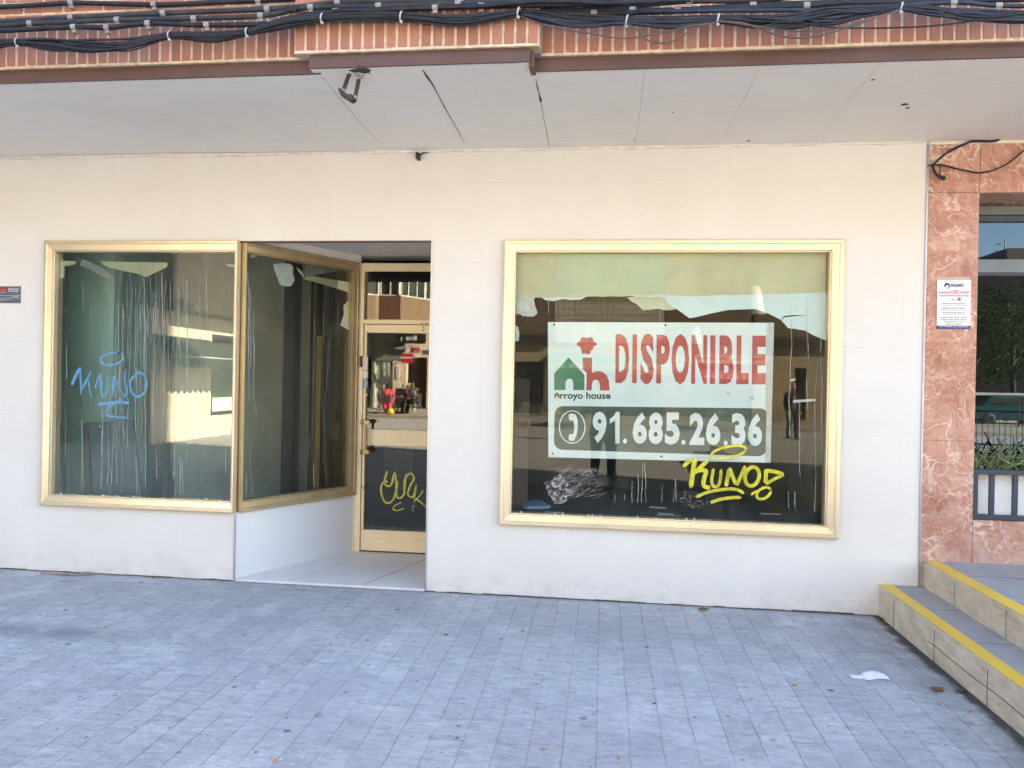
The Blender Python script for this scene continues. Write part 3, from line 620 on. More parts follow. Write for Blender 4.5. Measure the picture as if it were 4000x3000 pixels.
# planter
pz0, pz1 = rz(2008), rz(1856)
b = MB(); px0 = OX + .03
for i in range(3):
    x0 = px0 + i * .72; x1 = x0 + .70
    b2 = MB(); b2.box(x0, x1, .10, .34, OB + .02, pz1); b2.frame([(x0, .10, pz1), (x1, .10, pz1), (x1, .10, OB + .02), (x0, .10, OB + .02)], [(0, .0), (.0, .006), (.035, .006), (.045, .001), (.05, .001)])
    M['planter'] = mat('white_planter_plastic', (.85, .83, .79), .6, var=.12, vs=6)
    o = b2.build('planter_box', M['planter'], None, bevel=.004)
    tag(o, ['white planter box behind the railing, next to the marble pier', 'white planter box behind the railing, second from the marble pier', 'white planter box behind the railing, third from the marble pier'][i], 'planter', 'white planter boxes in the marble niche')
    box_part('soil', [(x0 + .02, x1 - .02, .12, .32, pz1 + .0005, pz1 + .006)], M['in_dark'], o)
    random.seed(20 + i); g = MB()
    for k in range(170):
        bx, by = random.uniform(x0 + .02, x1 - .02), random.uniform(.12, .31); L = random.uniform(.16, .40); a = random.gauss(-PI / 2, 1.25)
        dx, dy = math.cos(a), math.sin(a) * .55; lean = random.uniform(.35, 1.05)
        if by + dy * L * lean > .39: dy = -abs(dy)
        pts = [Vector((bx + dx * L * lean * t, max(.0, by + dy * L * lean * t), pz1 + L * (1.0 * t - random.uniform(.55, .95) * t * t * lean))) for t in (0, .25, .5, .75, 1)]
        for p in pts: p.y = min(p.y, .395)
        w = random.uniform(.006, .013); sd = Vector((dy, -dx, .2)).normalized()
        g.ribbon(pts, [w * .8, w, w * .85, w * .5, w * .08], (0, -1, .35), random.choice((0, 0, 1, 2)))
    o = g.build('grass_plant', [mat('grass_blade', (.075, .13, .045), .5), mat('dark_grass_blade', (.035, .075, .03), .5), mat('yellowed_grass_blade', (.22, .22, .08), .5)])
    tag(o, ['arching green spider grass in the planter next to the pier', 'arching green spider grass in the second planter from the pier', 'arching green spider grass in the third planter from the pier'][i], 'plant', 'grass plants in the marble niche')

# ------------------------------------------------------------------ steps
stp = empty('stone_steps', (2, -4, 0), 'two broad concrete steps with yellow painted edges in front of the marble shop', 'steps')
S1, S2, Z1, Z2, YE = 1.962, 2.255, .222, .402, -11.0
s1 = box_part('lower_step', [(S1, 18.5, YE, -.002, .0, Z1 - .004)], M['step'], stp, bevel=.006)
box_part('tread', [(S1 + .006, S2, YE, -.002, Z1 - .004, Z1)], M['tread'], s1); box_part('yellow_edge', [(S1 + .001, S1 + .088, YE, -.003, Z1 + .0002, Z1 + .003)], M['yellow'], s1)
s2 = box_part('upper_step', [(S2, 18.5, YE + .4, .008, Z1 - .004, Z2 - .004)], M['step'], stp, bevel=.006)
box_part('tread', [(S2 + .006, 18.5, YE + .4, .008, Z2 - .004, Z2)], M['tread'], s2); box_part('yellow_edge', [(S2 + .001, S2 + .10, YE + .4, -.01, Z2 + .0002, Z2 + .003)], M['yellow'], s2)
box_part('step_end', [(XR + .001, S2 - .001, .004, .2, .0, Z2 - .006)], M['step'], stp)
b = MB()
for i in range(15):
    y = -.28 - i * .62
    b.box(S1 - .0012, S1 + .001, y - .003, y + .003, .0, Z1 - .03); b.box(S2 - .0012, S2 + .001, y - .20, y - .196, Z1 + .004, Z2 - .02)
    b.box(S1 + .09, S2 - .002, y - .30, y - .297, Z1 + .0002, Z1 + .0012); b.box(S2 + .11, S2 + 3, y - .12, y - .117, Z2 + .0002, Z2 + .0012)
pts = [Vector((S1 - .0006, -.8 - .11 * i, .098 + random.uniform(-.004, .004))) for i in range(60)]
b.ribbon(pts, .006, (-1, 0, 0)); b.build('step_joint', M['crack'], stp)
# ------------------------------------------------------------------ cables along the brick fascia
CY = -1.585
def cpts(px, y, k=6): return smooth([W(a, c, y) for a, c in px], k)
def cable(px, r, y, mt, label, clips=(), name='wall_cable'):
    o = MB().tube(cpts(px, y), r, 8).build(name, mt); tag(o, label, 'cable', 'thick black cables clipped along the brick edge')
    for cx in clips:
        zs = [a for a in px]
        for i in range(len(zs) - 1):
            if zs[i][0] <= cx <= zs[i + 1][0]:
                t = (cx - zs[i][0]) / (zs[i + 1][0] - zs[i][0]); cy = zs[i][1] + t * (zs[i + 1][1] - zs[i][1])
        # sample the real curve height
        cp = min(cpts(px, y, 12), key=lambda p: abs(p.x - W(cx, cy, y).x)); b = MB(); w = .016
        ring = [cp + Vector((0, math.cos(a) * (r + .003), math.sin(a) * (r + .003))) for a in [PI * .5 + PI * t / 6 for t in range(7)]]
        for i in range(6):
            a, c = ring[i], ring[i + 1]
            b.add([a - Vector((w, 0, 0)), a + Vector((w, 0, 0)), c + Vector((w, 0, 0)), c - Vector((w, 0, 0))], [(0, 1, 2, 3)])
        b.box(cp.x - w, cp.x + w, cp.y, cp.y + .025, cp.z + r, cp.z + r + .004); b.box(cp.x - w * .7, cp.x + w * .7, cp.y - .004, cp.y + .03, cp.z - r - .016, cp.z - r)
        b.build('cable_clip', M['clip'], o)
    return o
cable([(-150, 32), (40, 25), (280, 12), (420, 14), (640, 18), (850, 8), (1010, 2), (1150, -4), (1500, -12)], .014, -1.50, M['cable'], 'thick black cable hooked highest on the bricks, over the left window', (280, 612, 1010), 'power_cable')
cable([(-150, 90), (0, 84), (280, 68), (640, 52), (900, 42), (1140, 30), (1320, 10), (1700, 4), (2100, 0), (2400, -8)], .0148, -1.575, M['cable2'], 'dusty thick black cable, uppermost of those clipped over the left window', (280, 642, 1048, 1310, 1800, 2240))
cable([(-150, 108), (0, 101), (120, 92), (460, 78), (760, 72), (1020, 62), (1150, 38), (1215, 28), (1480, 24), (1790, 14), (2100, 2), (2400, -14)], .0148, -1.578, M['cable2'], 'dusty thick black cable with pale clips, second from the bricks top on the left', (123, 462, 762, 1020, 1219, 1482, 1788))
cable([(-150, 124), (0, 120), (290, 106), (420, 108), (580, 92), (810, 98), (1060, 92), (1180, 62), (1312, 46), (1550, 36), (1880, 24), (2260, 16), (2440, 10)], .015, -1.582, M['cable'], 'black cable swinging between clips just above the left wire bundle', (290, 420, 582, 808, 1066, 1312, 1880), 'data_cable')
cable([(1160, 80), (1313, 44), (1490, 40), (1700, 30), (1882, 24), (2060, 8), (2240, 6), (2400, 12), (2700, -2)], .013, -1.60, M['cable'], 'thin black cable crossing the projecting brick panel', (1700,), 'data_cable')
cable([(1950, -8), (2120, 10), (2260, 22), (2470, 20), (2690, 5), (2900, 2), (3100, -12)], .0148, -1.52, M['cable2'], 'grey black cable rising off the top edge, right of the projecting panel', (2264, 2690), 'power_cable')
cable([(2070, 22), (2200, 36), (2470, 38), (2650, 40), (2940, 20), (3240, 10), (3520, 2), (3900, -12)], .0148, -1.515, M['cable'], 'thick blue black cable upper of the pair over the sign window', (2475, 2943, 3306), 'power_cable')
cable([(2070, 44), (2320, 52), (2470, 50), (2646, 44), (2900, 33), (3150, 22), (3300, 12), (3520, 8), (3750, 4), (4100, -6)], .0148, -1.53, M['cable'], 'thick black cable with printed marks, lower of the pair over the sign window', (2323, 2646, 3150), 'power_cable')
cable([(2500, 45), (3100, 40), (3305, 40), (3515, 22), (3740, 10), (3900, 22), (4120, 24)], .012, -1.55, M['cableblue'], 'blue black cable running over the wire bundle at the far right', (3730, 3898), 'data_cable')
# wire bundle: many thin wires tied together
random.seed(11)
def bundle(ctr, spread, n, y, label, mats_, ties):
    mbs = [MB() for _ in mats_]; C = [Vector((a, c, 0)) for a, c in ctr]
    for k in range(n):
        o0 = random.uniform(-1, 1); ph = random.uniform(0, 6.3); px = []
        for i, (a, c) in enumerate(ctr):
            s = spread[i]; off = o0 * .55 + random.uniform(-.55, .55) if s > 18 else o0 * .9
            px.append((a, c + off * s))
        yy = y + random.uniform(-.018, .02)
        mi = random.randrange(len(mats_)); mbs[mi].tube(smooth([W(a, c, yy) for a, c in px], 5), random.uniform(.0045, .0075), 5)
    e = empty('wire_bundle', W(ctr[len(ctr) // 2][0], ctr[len(ctr) // 2][1], y), label, 'cable bundle')
    allm = MB()
    for mi, q in enumerate(mbs):
        base = len(allm.v); allm.v += q.v; allm.f += [[base + j for j in f] for f in q.f]; allm.m += [mi] * len(q.f); allm.sm += q.sm
    allm.build('wires', mats_, e)
    for (a, c, s) in ties:
        p = W(a, c, y); r = .0065 + s * .00142
        b = MB(); pts = [p + Vector((math.sin(t) * .006, -math.cos(t) * (.034), math.sin(t) * r)) for t in [2 * PI * i / 16 for i in range(16)]]
        for i in range(16):
            q0, q1 = pts[i], pts[(i + 1) % 16]; w = Vector((.0045, 0, 0)); b.add([q0 - w, q0 + w, q1 + w, q1 - w], [(0, 1, 2, 3)])
        b.box(p.x - .006, p.x + .006, p.y - .02, p.y - .005, p.z - r - .010, p.z - r + .002); b.build('cable_tie', M['tie'], e)
Lc = [(-260, 190), (-60, 178), (75, 166), (210, 178), (350, 184), (500, 176), (668, 140), (830, 148), (970, 126), (1110, 92), (1262, 72), (1420, 66), (1570, 66), (1800, 78), (2026, 50)]
bundle(Lc, [34, 22, 13, 26, 27, 24, 13, 22, 13, 22, 14, 20, 16, 24, 14], 34, -1.605, 'sagging bundle of thin black wires tied along the bricks over the left window', [M['cable'], M['cable2'], M['cable']], [(75, 166, 13), (668, 140, 13), (970, 126, 13), (1262, 72, 14), (1570, 66, 16), (2026, 50, 14)])
Rc = [(2026, 50), (2120, 64), (2250, 84), (2448, 82), (2630, 88), (2803, 76), (2950, 82), (3100, 80), (3260, 62), (3400, 42), (3515, 30), (3640, 42), (3800, 62), (4000, 66), (4200, 64)]
bundle(Rc, [14, 26, 30, 17, 24, 16, 26, 34, 34, 22, 12, 20, 26, 28, 24], 36, -1.565, 'sagging bundle of thin blue black wires tied along the bricks over the sign window', [M['cable'], M['cableblue'], M['cable2']], [(2448, 82, 17), (2803, 76, 16), (3515, 30, 13)])
for px, lab, mt, r in (([(2026, 62), (2150, 104), (2300, 130), (2400, 147), (2480, 147), (2600, 125), (2700, 102), (2790, 90)], 'dark brown wire drooping in a long shallow loop right of the projecting panel', 'cablebrown', .0045),
                       ([(2448, 96), (2480, 110), (2530, 158), (2570, 168), (2620, 164), (2680, 132), (2740, 100), (2800, 88)], 'brown wire hanging in a deep short loop over the sign window', 'cablebrown', .0045),
                       ([(2803, 84), (2900, 90), (2980, 118), (3060, 143), (3120, 148), (3200, 140), (3300, 112), (3420, 70), (3515, 40)], 'brown wire hanging lowest over the right half of the sign window', 'cablebrown', .005),
                       ([(2803, 80), (2960, 104), (3060, 118), (3150, 121), (3270, 112), (3360, 86), (3515, 38)], 'brown wire hanging just above the lowest loop over the sign window', 'cablebrown', .004),
                       ([(2900, 66), (3100, 84), (3230, 106), (3400, 110), (3600, 104), (3760, 88), (3900, 66), (4100, 40)], 'thin black wire sweeping along the bricks at the far right', 'cable', .0045),
                       ([(1010, 105), (1080, 85), (1140, 55), (1165, 22)], 'thin black wire climbing beside the left edge of the projecting panel', 'cable', .004)):
    o = MB().tube(cpts(px, -1.60 if px[0][0] < 2000 else -1.585), r, 5).build('loose_wire', M[mt]); tag(o, lab, 'wire', 'loose drooping wires')

# ------------------------------------------------------------------ fittings on soffit and wall
M['rust'] = mat('weathered_dark_steel', (.045, .038, .032), .65, .3, var=.4, vs=18)
br = empty('broken_lamp_bracket', WZ(1390, 275, ZC), 'broken dark metal lamp bracket hanging from a hole in the overhang', 'bracket')
def onplane(px, py, y): return W(px, py, y)
by = -1.43
bracket = MB()
def bar(a, c, w, d, mbx):
    a, c = Vector(a), Vector(c); t = (c - a); L = t.length; t.normalize(); sd = t.cross(Vector((0, 1, 0))).normalized()
    mbx.obox((a + c) / 2, t * L / 2, sd * w / 2, Vector((0, d / 2, 0)))
A_, B_, C_, D_ = W(1368, 278, by), W(1342, 352, by), W(1377, 392, by), W(1402, 310, by)
b = MB(); bar(A_, B_, .022, .014, b); b.build('arm', M['rust'], br, bevel=.003)
b = MB(); bar(D_, W(1386, 385, by), .022, .014, b); b.build('arm', M['rust'], br, bevel=.003)
b = MB(); pts = [W(px, py, by) for px, py in ((1327, 347), (1345, 358), (1362, 374), (1378, 373), (1390, 384), (1383, 396), (1372, 399), (1352, 386), (1334, 376), (1329, 362))]
b.prism([p + Vector((0, -.03, 0)) for p in pts], (0, .06, 0)); b.build('saddle', M['rust'], br, bevel=.004)
for p in (W(1341, 352, by - .01), W(1386, 378, by - .012)): MB().lathe(p, [(.009, 0), (.009, .012), (.004, .014), (0, .014)], 8, axis='y').build('bolt', M['grey'], br)
b = MB(); hp = [WZ(px, py, ZC - .003) for px, py in ((1362, 276), (1395, 268), (1430, 267), (1448, 274), (1444, 285), (1425, 288), (1400, 283), (1380, 284))]
b.prism(hp[::-1], (0, 0, .0025)); b.build('hole', M['crack'], br)
b = MB(); b.tube([W(1376, 282, by), W(1395, 292, by), W(1412, 300, by), W(1424, 306, by)], [.006, .009, .008, .003], 6); b.tube([W(1420, 290, by), W(1412, 303, by), W(1402, 312, by)], [.004, .006, .006], 6); b.tube([W(1430, 275, by), W(1440, 284, by), W(1445, 290, by)], .003, 5)
b.build('torn_lath', mat('torn_lath_fibre', (.30, .26, .19), .9), br)
p = W(1636, 612, -.01)
e = empty('wall_bracket', p, 'small rusty bracket stub at the top of the tiled wall over the doorway', 'bracket')
b = MB(); b.box(p.x - .012, p.x + .012, -.05, -.002, p.z - .028, p.z + .022); b.box(p.x - .012, p.x - .004, -.065, -.05, p.z - .02, p.z + .022); b.build('plate', M['rust'], e, bevel=.002)
b = MB(); b.tube([p + Vector((.012, -.03, .0)), p + Vector((.04, -.03, .018)), p + Vector((.085, -.02, .024))], [.008, .006, .002], 6); b.build('rod', M['rust'], e)
# alarm plate
y = -.006; TLp, BRp = W(-12, 1118, y), W(79, 1184, y)
o = box_part('alarm_plate', [(TLp.x - .06, BRp.x, y, 0, BRp.z, TLp.z)], mat('grey_plastic_plate', (.10, .10, .125), .4), None, bevel=.001)
tag(o, 'grey alarm company plate with red circles beside the left window', 'sign')
b = MB(); y2 = y - .0008; a, c = W(-40, 1124, y2), W(27, 1145, y2); b.box(a.x, c.x, y2, y, c.z, a.z); b.build('logo_field', M['dark'], o)
b = MB()
for px in (-3, 8, 19): b.lathe(W(px, 1131.5, y2 - .0006), [(.0118, .0), (.0118, .0006), (0, .0006)], 16, axis='y')
b.build('red_circles', mat('signal_red', (.72, .03, .04), .4), o)
b = MB(); Y = y - .0006
text_into(b, 'Instalación', W(33, 1125, Y), W(75, 1125.5, Y), W(33, 1132, Y), .02); text_into(b, 'Protegida', W(33, 1134, Y), W(70, 1134.5, Y), W(33, 1142, Y), .02)
text_into(b, 'SEGURIDAD', W(-30, 1139, Y - .0008), W(25, 1139.5, Y - .0008), W(-30, 1143, Y - .0008), .01)
for p0 in (1153, 1163): a, c = W(-40, p0, Y), W(79, p0 + 1.6, Y); b.box(a.x, c.x - .001, Y, y - .0001, c.z, a.z)
text_into(b, 'WWW', W(44, 1156.5, Y), W(74, 1157, Y), W(44, 1161, Y), 0); text_into(b, 'conexion a central de alarmas', W(-20, 1167, Y), W(48, 1168, Y), W(-20, 1170, Y), 0); text_into(b, 'aviso a policia', W(-20, 1171.5, Y), W(20, 1172, Y), W(-20, 1174.5, Y), 0)
b.build('lettering', M['white'], o)
# poster on the marble pier
y = .004; P00, P10, P01 = W(3661, 1094, y), W(3793, 1094, y), W(3659, 1272, y)
po = MB(); U, V = P10 - P00, P01 - P00; P11 = P00 + U + V
po.prism([P00, P01, P11, P10], (0, .0025, 0)); pst = po.build('poster', mat('white_poster_paper', (.76, .75, .74), .55, var=.04)); tag(pst, 'white printed building works poster taped to the red marble pier', 'poster')
PY = -.0009
def PP(u, v, o=1): q = P00 + U * u + V * v; return Vector((q.x, y + PY * o, q.z))
M['ink'] = mat('dark_ink', (.045, .045, .07), .6); M['redink'] = mat('red_ink', (.75, .06, .09), .6); M['blueink'] = mat('blue_ink', (.05, .055, .20), .6)
b = MB()
def line(mbx, s, u0, u1, v0, v1, bold=.02): text_into(mbx, s, PP(u0, v0), PP(u1, v0), PP(u0, v1), bold)
line(b, 'FAGARO', .41, .79, .082, .148, .06)
line(b, 'PROYECTOS', .41, .79, .045, .06, 0)
for s, u0, u1, v0, v1 in (('REHABILITACIÓN DE FACHADAS', .15, .84, .50, .53), ('REHABILITACIÓN DE CUBIERTAS', .14, .86, .60, .63), ('REHABILITACIÓN DE TEJADOS', .17, .82, .70, .735),
                          ('FONTANERÍA - BAJANTES - PORTALES - ALBAÑILERÍA', .11, .89, .805, .833), ('ESCALERAS - PATIOS - PINTURA - TERRAZAS', .11, .89, .855, .88), ('TRABAJOS VERTICALES - GARAJES', .21, .79, .905, .93), ('PRESUPUESTO SIN COMPROMISO', .27, .73, .952, .975)):
    line(b, s, u0, u1, v0, v1, .03)
for s, u0, u1, v0, v1 in (('Sistema SATE - Monocapa - Pintura - Aislamiento', .09, .92, .552, .572), ('Placas fotovoltaicas - Impermeabilización - Tejados - Canalones PVC', .04, .97, .652, .672), ('Ladrillo - Piedra - Teja - Pavimentos', .19, .80, .752, .772)): line(b, s, u0, u1, v0, v1, .01)
b.prism([PP(.21, .165), PP(.21, .10), PP(.27, .055), PP(.38, .085), PP(.38, .16), PP(.345, .16), PP(.345, .125), PP(.30, .105)], (0, .0006, 0)); b.prism([PP(.30, .19), PP(.30, .16), PP(.335, .155), PP(.335, .18)], (0, .0006, 0))
b.build('lettering', M['ink'], pst)
b = MB(); line(b, 'FINANCIACIÓN DEL', .05, .44, .235, .30, .02); line(b, '100%', .46, .62, .21, .305, .02); line(b, 'DE SUS OBRAS', .65, .95, .235, .30, .02)
b.prism([PP(.61, .385), PP(.61, .455), PP(.70, .455), PP(.70, .385)], (0, .0006, 0)); b.build('red_lettering', M['redink'], pst)
b = MB(); line(b, 'TRAMITACIÓN DE SUBVENCIONES PARA LA REHABILITACIÓN DE EDIFICIOS', .05, .95, .322, .358, .02); line(b, 'IDAE', .44, .52, .415, .44, .02)
b.build('blue_lettering', M['blueink'], pst); b = MB(); b.prism([PP(0, .998, .6), PP(1, .998, .6), PP(1, 1.07, .6), PP(0, 1.07, .6)][::-1], (0, .002, 0)); b.build('blue_footer', M['blueink'], pst)
b = MB(); text_into(b, 'Tel. 914 000 000 - info - 600 000 000', PP(.06, 1.01, 1.4), PP(.93, 1.01, 1.4), PP(.06, 1.032, 1.4), .01); b.build('white_lettering', M['white'], pst)
M['tape'] = mat('clear_tape', (.55, .42, .36), .15)
b = MB(); q = [W(3659, 1083, .006), W(3788, 1083, .006), W(3791, 1093, .006), W(3657, 1093, .006)]; b.prism(q[::-1], (0, .0015, 0)); b.build('tape', M['tape'], pst)
for px, py in ((3746, 1325), (3768, 1318), (3724, 1313)):
    pass
# black cables in front of the marble
for px, lab, r, mt in (([(3628, 646), (3680, 645), (3740, 660), (3800, 672), (3830, 675), (3880, 665), (3930, 642), (3970, 613), (4030, 560)], 'thin black wire swagged across the top of the red marble', .006, 'cable'),
                       ([(4060, 460), (3995, 478), (3960, 498), (3905, 543), (3870, 552), (3800, 552), (3770, 562), (3710, 590), (3668, 622), (3646, 643), (3645, 655), (3655, 678), (3674, 693), (3685, 700), (3689, 693), (3676, 689), (3672, 692)], 'thick black cable dropping from the overhang to a loose loop on the marble', .0085, 'cable'),
                       ([(3672, 648), (3673, 660), (3671, 672), (3672, 692)], 'short black wire end knotted beside the tiled wall edge', .004, 'cable')):
    o = MB().tube(cpts(px, -.02), r, 6).build('loose_wire', M[mt]); tag(o, lab, 'wire')

# ------------------------------------------------------------------ paint and dirt on the panes
def gmat(n, c):
    m, nt, bb = newmat(n); nz = noise_(nt, pos_(nt, (1, 1, .5)), 30, 6, .7); n2 = noise_(nt, pos_(nt), 9, 4)
    nt.links.new(mix_(nt, ramp_(nt, n2.outputs[0], .3, .7), tuple(x * .68 for x in c), c), bb.inputs['Base Color']); bb.inputs['Roughness'].default_value = .35
    tr, mx = N(nt, 'BsdfTransparent'), N(nt, 'MixShader'); nt.links.new(ramp_(nt, nz.outputs[0], .3, .6, .45, .97), mx.inputs[0]); nt.links.new(tr.outputs[0], mx.inputs[1]); nt.links.new(bb.outputs[0], mx.inputs[2])
    nt.links.new(mx.outputs[0], nt.nodes['Material Output'].inputs[0]); return m
M['blue_p'] = gmat('blue_marker_paint', (.13, .37, .66)); M['yel_p'] = gmat('yellow_marker_paint', (.78, .72, .04)); M['yel_d'] = gmat('yellow_green_marker', (.62, .60, .05))
GY = .0285
def ell(cx, cy, rx, ry, tilt, a0=0, a1=380, n=26):
    out = []
    for i in range(n + 1):
        a = math.radians(a0 + (a1 - a0) * i / n); x, y = rx * math.cos(a), ry * math.sin(a); c, s_ = math.cos(math.radians(tilt)), math.sin(math.radians(tilt))
        out.append((cx + x * c - y * s_, cy + x * s_ + y * c))
    return out
def strokes(lst, ox, oy, sc, y, nrm=(0, -1, 0), fn=None):
    b = MB(); k = 0
    for pts, w in lst:
        q = [(fn or W)(ox + sc * a, oy + sc * c, y - k * .00008) if fn is None else fn(ox + sc * a, oy + sc * c, k * .00008) for a, c in pts]; k += 1
        if len(q) > 2: q = smooth(q, 4)
        b.ribbon(q, w * sc * .00176, nrm, taper=.3)
    return b
s_ = [(ell(424, 722, 62, 31, -9, -60, 330), 13), ([(208, 862), (228, 815), (252, 770)], 20), ([(254, 768), (256, 840), (259, 914)], 14), ([(314, 792), (288, 835), (266, 884)], 13), ([(266, 882), (290, 845), (300, 850), (306, 900), (325, 936)], 8),
      ([(334, 880), (350, 830), (362, 800), (362, 860), (370, 910), (383, 920), (396, 900), (400, 840), (399, 805)], 11), ([(430, 922), (432, 870), (434, 815)], 15), ([(434, 815), (455, 860), (485, 910), (498, 924), (502, 880), (494, 820), (500, 780)], 9),
      (ell(568, 862, 45, 63, 5, -100, 280), 12), ([(538, 830), (560, 798), (590, 800), (600, 815)], 16), ([(348, 968), (420, 960), (470, 955), (522, 961)], 18), ([(440, 966), (405, 985), (392, 1008), (400, 1028), (440, 1034), (512, 1041)], 13)]
strokes(s_, 130, 880, .7232, GY).build('blue_graffiti', M['blue_p'], wL)
s_ = [(ell(660, 765, 182, 58, -11, 10, 385), 28), ([(182, 915), (240, 870), (300, 832)], 42), ([(308, 828), (285, 980), (262, 1142)], 52), ([(440, 850), (370, 920), (290, 992)], 46), ([(285, 985), (350, 955), (425, 965), (405, 1030), (395, 1100), (420, 1130), (470, 1135)], 46),
      ([(500, 940), (482, 1050), (498, 1120), (545, 1120), (572, 1050), (580, 945)], 34), ([(632, 1122), (650, 1030), (668, 935)], 44), ([(668, 930), (700, 1020), (742, 1110)], 40), ([(742, 1112), (790, 1010), (835, 905)], 38), (ell(905, 1020, 72, 100, 14, -90, 275), 40),
      ([(1050, 950), (1048, 1020), (1044, 1092)], 44), ([(1036, 958), (1130, 968), (1236, 995)], 42), ([(1236, 1002), (1130, 1050), (1050, 1100)], 34), (ell(1025, 1195, 80, 52, -32, 0, 390), 30), ([(895, 1212), (930, 1185), (965, 1168)], 22),
      ([(318, 1236), (430, 1188), (560, 1160), (700, 1150), (780, 1172), (816, 1200)], 34), ([(470, 1294), (560, 1262), (680, 1242), (792, 1238)], 36), ([(212, 925), (214, 975)], 7)]
strokes(s_, 2600, 1480, .3737, GY).build('yellow_graffiti', M['yel_p'], wR)
s_ = [([(729, 1106), (716, 1160), (745, 1172), (763, 1112), (768, 1190), (752, 1240), (722, 1248), (702, 1205), (706, 1165), (732, 1152)], 12), ([(776, 1150), (772, 1222), (802, 1214), (814, 1118)], 10), ([(808, 1212), (806, 1150), (832, 1116), (850, 1140), (832, 1172), (822, 1212), (846, 1222), (858, 1172)], 11), ([(860, 1166), (850, 1256)], 10), ([(890, 1192), (872, 1222), (848, 1240)], 9), ([(858, 1232), (882, 1248), (904, 1272)], 10), ([(792, 1248), (764, 1262), (756, 1278), (775, 1284), (804, 1274)], 8), ([(836, 1268), (852, 1264), (842, 1280), (850, 1290)], 4)]
strokes(s_, 880, 880, .8678, DY - .0012).build('yellow_graffiti', M['yel_d'], dob)
# dried white drips: thin runs that wander down the glass
M['drip'] = mat('dried_white_drip', (.46, .49, .45), .7, var=.3, vs=40); M['film'] = M['drip']
def drips(lst, fn, nrm, seed):
    random.seed(seed); b = MB()
    for px, y0, y1, w in lst:
        n = max(3, int((y1 - y0) / 22)); x = px; pts = []; ws = []
        for i in range(n + 1):
            pts.append(fn(x, y0 + (y1 - y0) * i / n)); x += random.gauss(0, 1.6); ws.append(w * .62 * random.uniform(.3, 1.15))
        b.ribbon(pts, ws, nrm)
    return b
random.seed(21); L = []
for i in range(95):
    px = random.choice((random.gauss(480, 60), random.gauss(590, 45), random.gauss(700, 55))); 
    if not 225 < px < 890: continue
    y0 = random.uniform(1050, 1250); L.append((px, y0, y0 + random.choice((random.uniform(60, 250), random.uniform(60, 300), random.uniform(250, 650))), random.uniform(.0015, .0042)))
for px, y0, y1 in ((396, 1480, 1905), (428, 1500, 1895), (475, 1450, 1925), (532, 1440, 1930), (568, 1430, 1900), (450, 1300, 1890), (440, 1610, 1890), (612, 1720, 1875), (500, 1320, 1750), (682, 1700, 1935), (702, 1790, 1930), (712, 1800, 1930), (260, 1350, 1480), (255, 1600, 1800), (805, 1050, 1280), (880, 1750, 1850), (320, 1640, 1900)):
    L.append((px, y0, y1, random.uniform(.004, .0065)))
drips(L, lambda a, c: W(a, c, GY + .0006), (0, -1, 0), 2).build('dried_drips', M['drip'], wL, kind='stuff')
L = [(3090, 1190, 1700, .004), (3160, 1080, 1400, .005), (3205, 1300, 1780, .004), (3195, 1400, 1990, .0035), (3085, 1500, 1720, .0035), (3122, 1560, 1860, .0045), (3150, 1480, 1600, .004), (2745, 1100, 1190, .004), (2772, 1078, 1118, .005), (2470, 1880, 1962, .005), (2492, 1850, 1962, .005), (2512, 1810, 1962, .0055), (2520, 1805, 1962, .005), (2586, 1900, 1958, .004), (2637, 1870, 1958, .006), (2638, 1870, 1960, .004), (2401, 1960, 1935, .004), (2440, 1930, 1955, .004), (3183, 1955, 2000, .006), (3080, 1920, 1985, .004), (3104, 1920, 1985, .005), (3215, 1980, 2030, .006), (2226, 1060, 1120, .004), (2144, 1150, 1230, .004), (2960, 1160, 1200, .003)]
drips(L, lambda a, c: W(a, c, GY + .0006), (0, -1, 0), 3).build('dried_drips', M['drip'], wR, kind='stuff')
L = [(968, 1060, 1420, .010), (978, 1130, 1440, .008), (990, 1200, 1560, .007), (972, 1420, 1570, .006), (996, 1560, 1640, .004), (975, 1750, 1930, .005), (1228, 1240, 1660, .004), (1264, 1200, 1830, .003), (1280, 1300, 1850, .0025), (1290, 1290, 1520, .004), (1322, 1190, 1360, .004), (1350, 1360, 1560, .004), (1192, 1425, 1520, .005), (1225, 1805, 1900, .009), (1212, 1700, 1800, .004), (1190, 1730, 1890, .004), (936, 1880, 1950, .006), (960, 1860, 1930, .006)]
drips(L, lambda a, c: WA(a, c, -.026), _an, 4).build('dried_drips', M['drip'], wA, kind='stuff')
# scraped patch low on the sign window
b = MB(); random.seed(9)
for i in range(150):
    a = random.uniform(-.62, -.15); px, py = random.uniform(2150, 2340), random.uniform(1835, 1950); l = random.uniform(10, 70)
    b.ribbon([W(px, py, GY + .001), W(px + l * math.cos(a), py + l * math.sin(a), GY + .001)], random.uniform(.0008, .002), (0, -1, 0))
def patchy(name, col, thr, sc):
    m, nt, bb = newmat(name); nt.nodes.remove(bb); n = noise_(nt, pos_(nt), sc, 8, .75); f = ramp_(nt, n.outputs[0], thr, thr + .12)
    tr, df, mx = N(nt, 'BsdfTransparent'), N(nt, 'BsdfDiffuse'), N(nt, 'MixShader'); df.inputs[0].default_value = (*col, 1)
    nt.links.new(f, mx.inputs[0]); nt.links.new(tr.outputs[0], mx.inputs[1]); nt.links.new(df.outputs[0], mx.inputs[2]); nt.links.new(mx.outputs[0], nt.nodes['Material Output'].inputs[0]); return m
M['residue'] = patchy('scraped_glue_residue', (.36, .34, .30), .46, 38); M['residue2'] = patchy('thin_glue_residue', (.22, .21, .19), .52, 60)
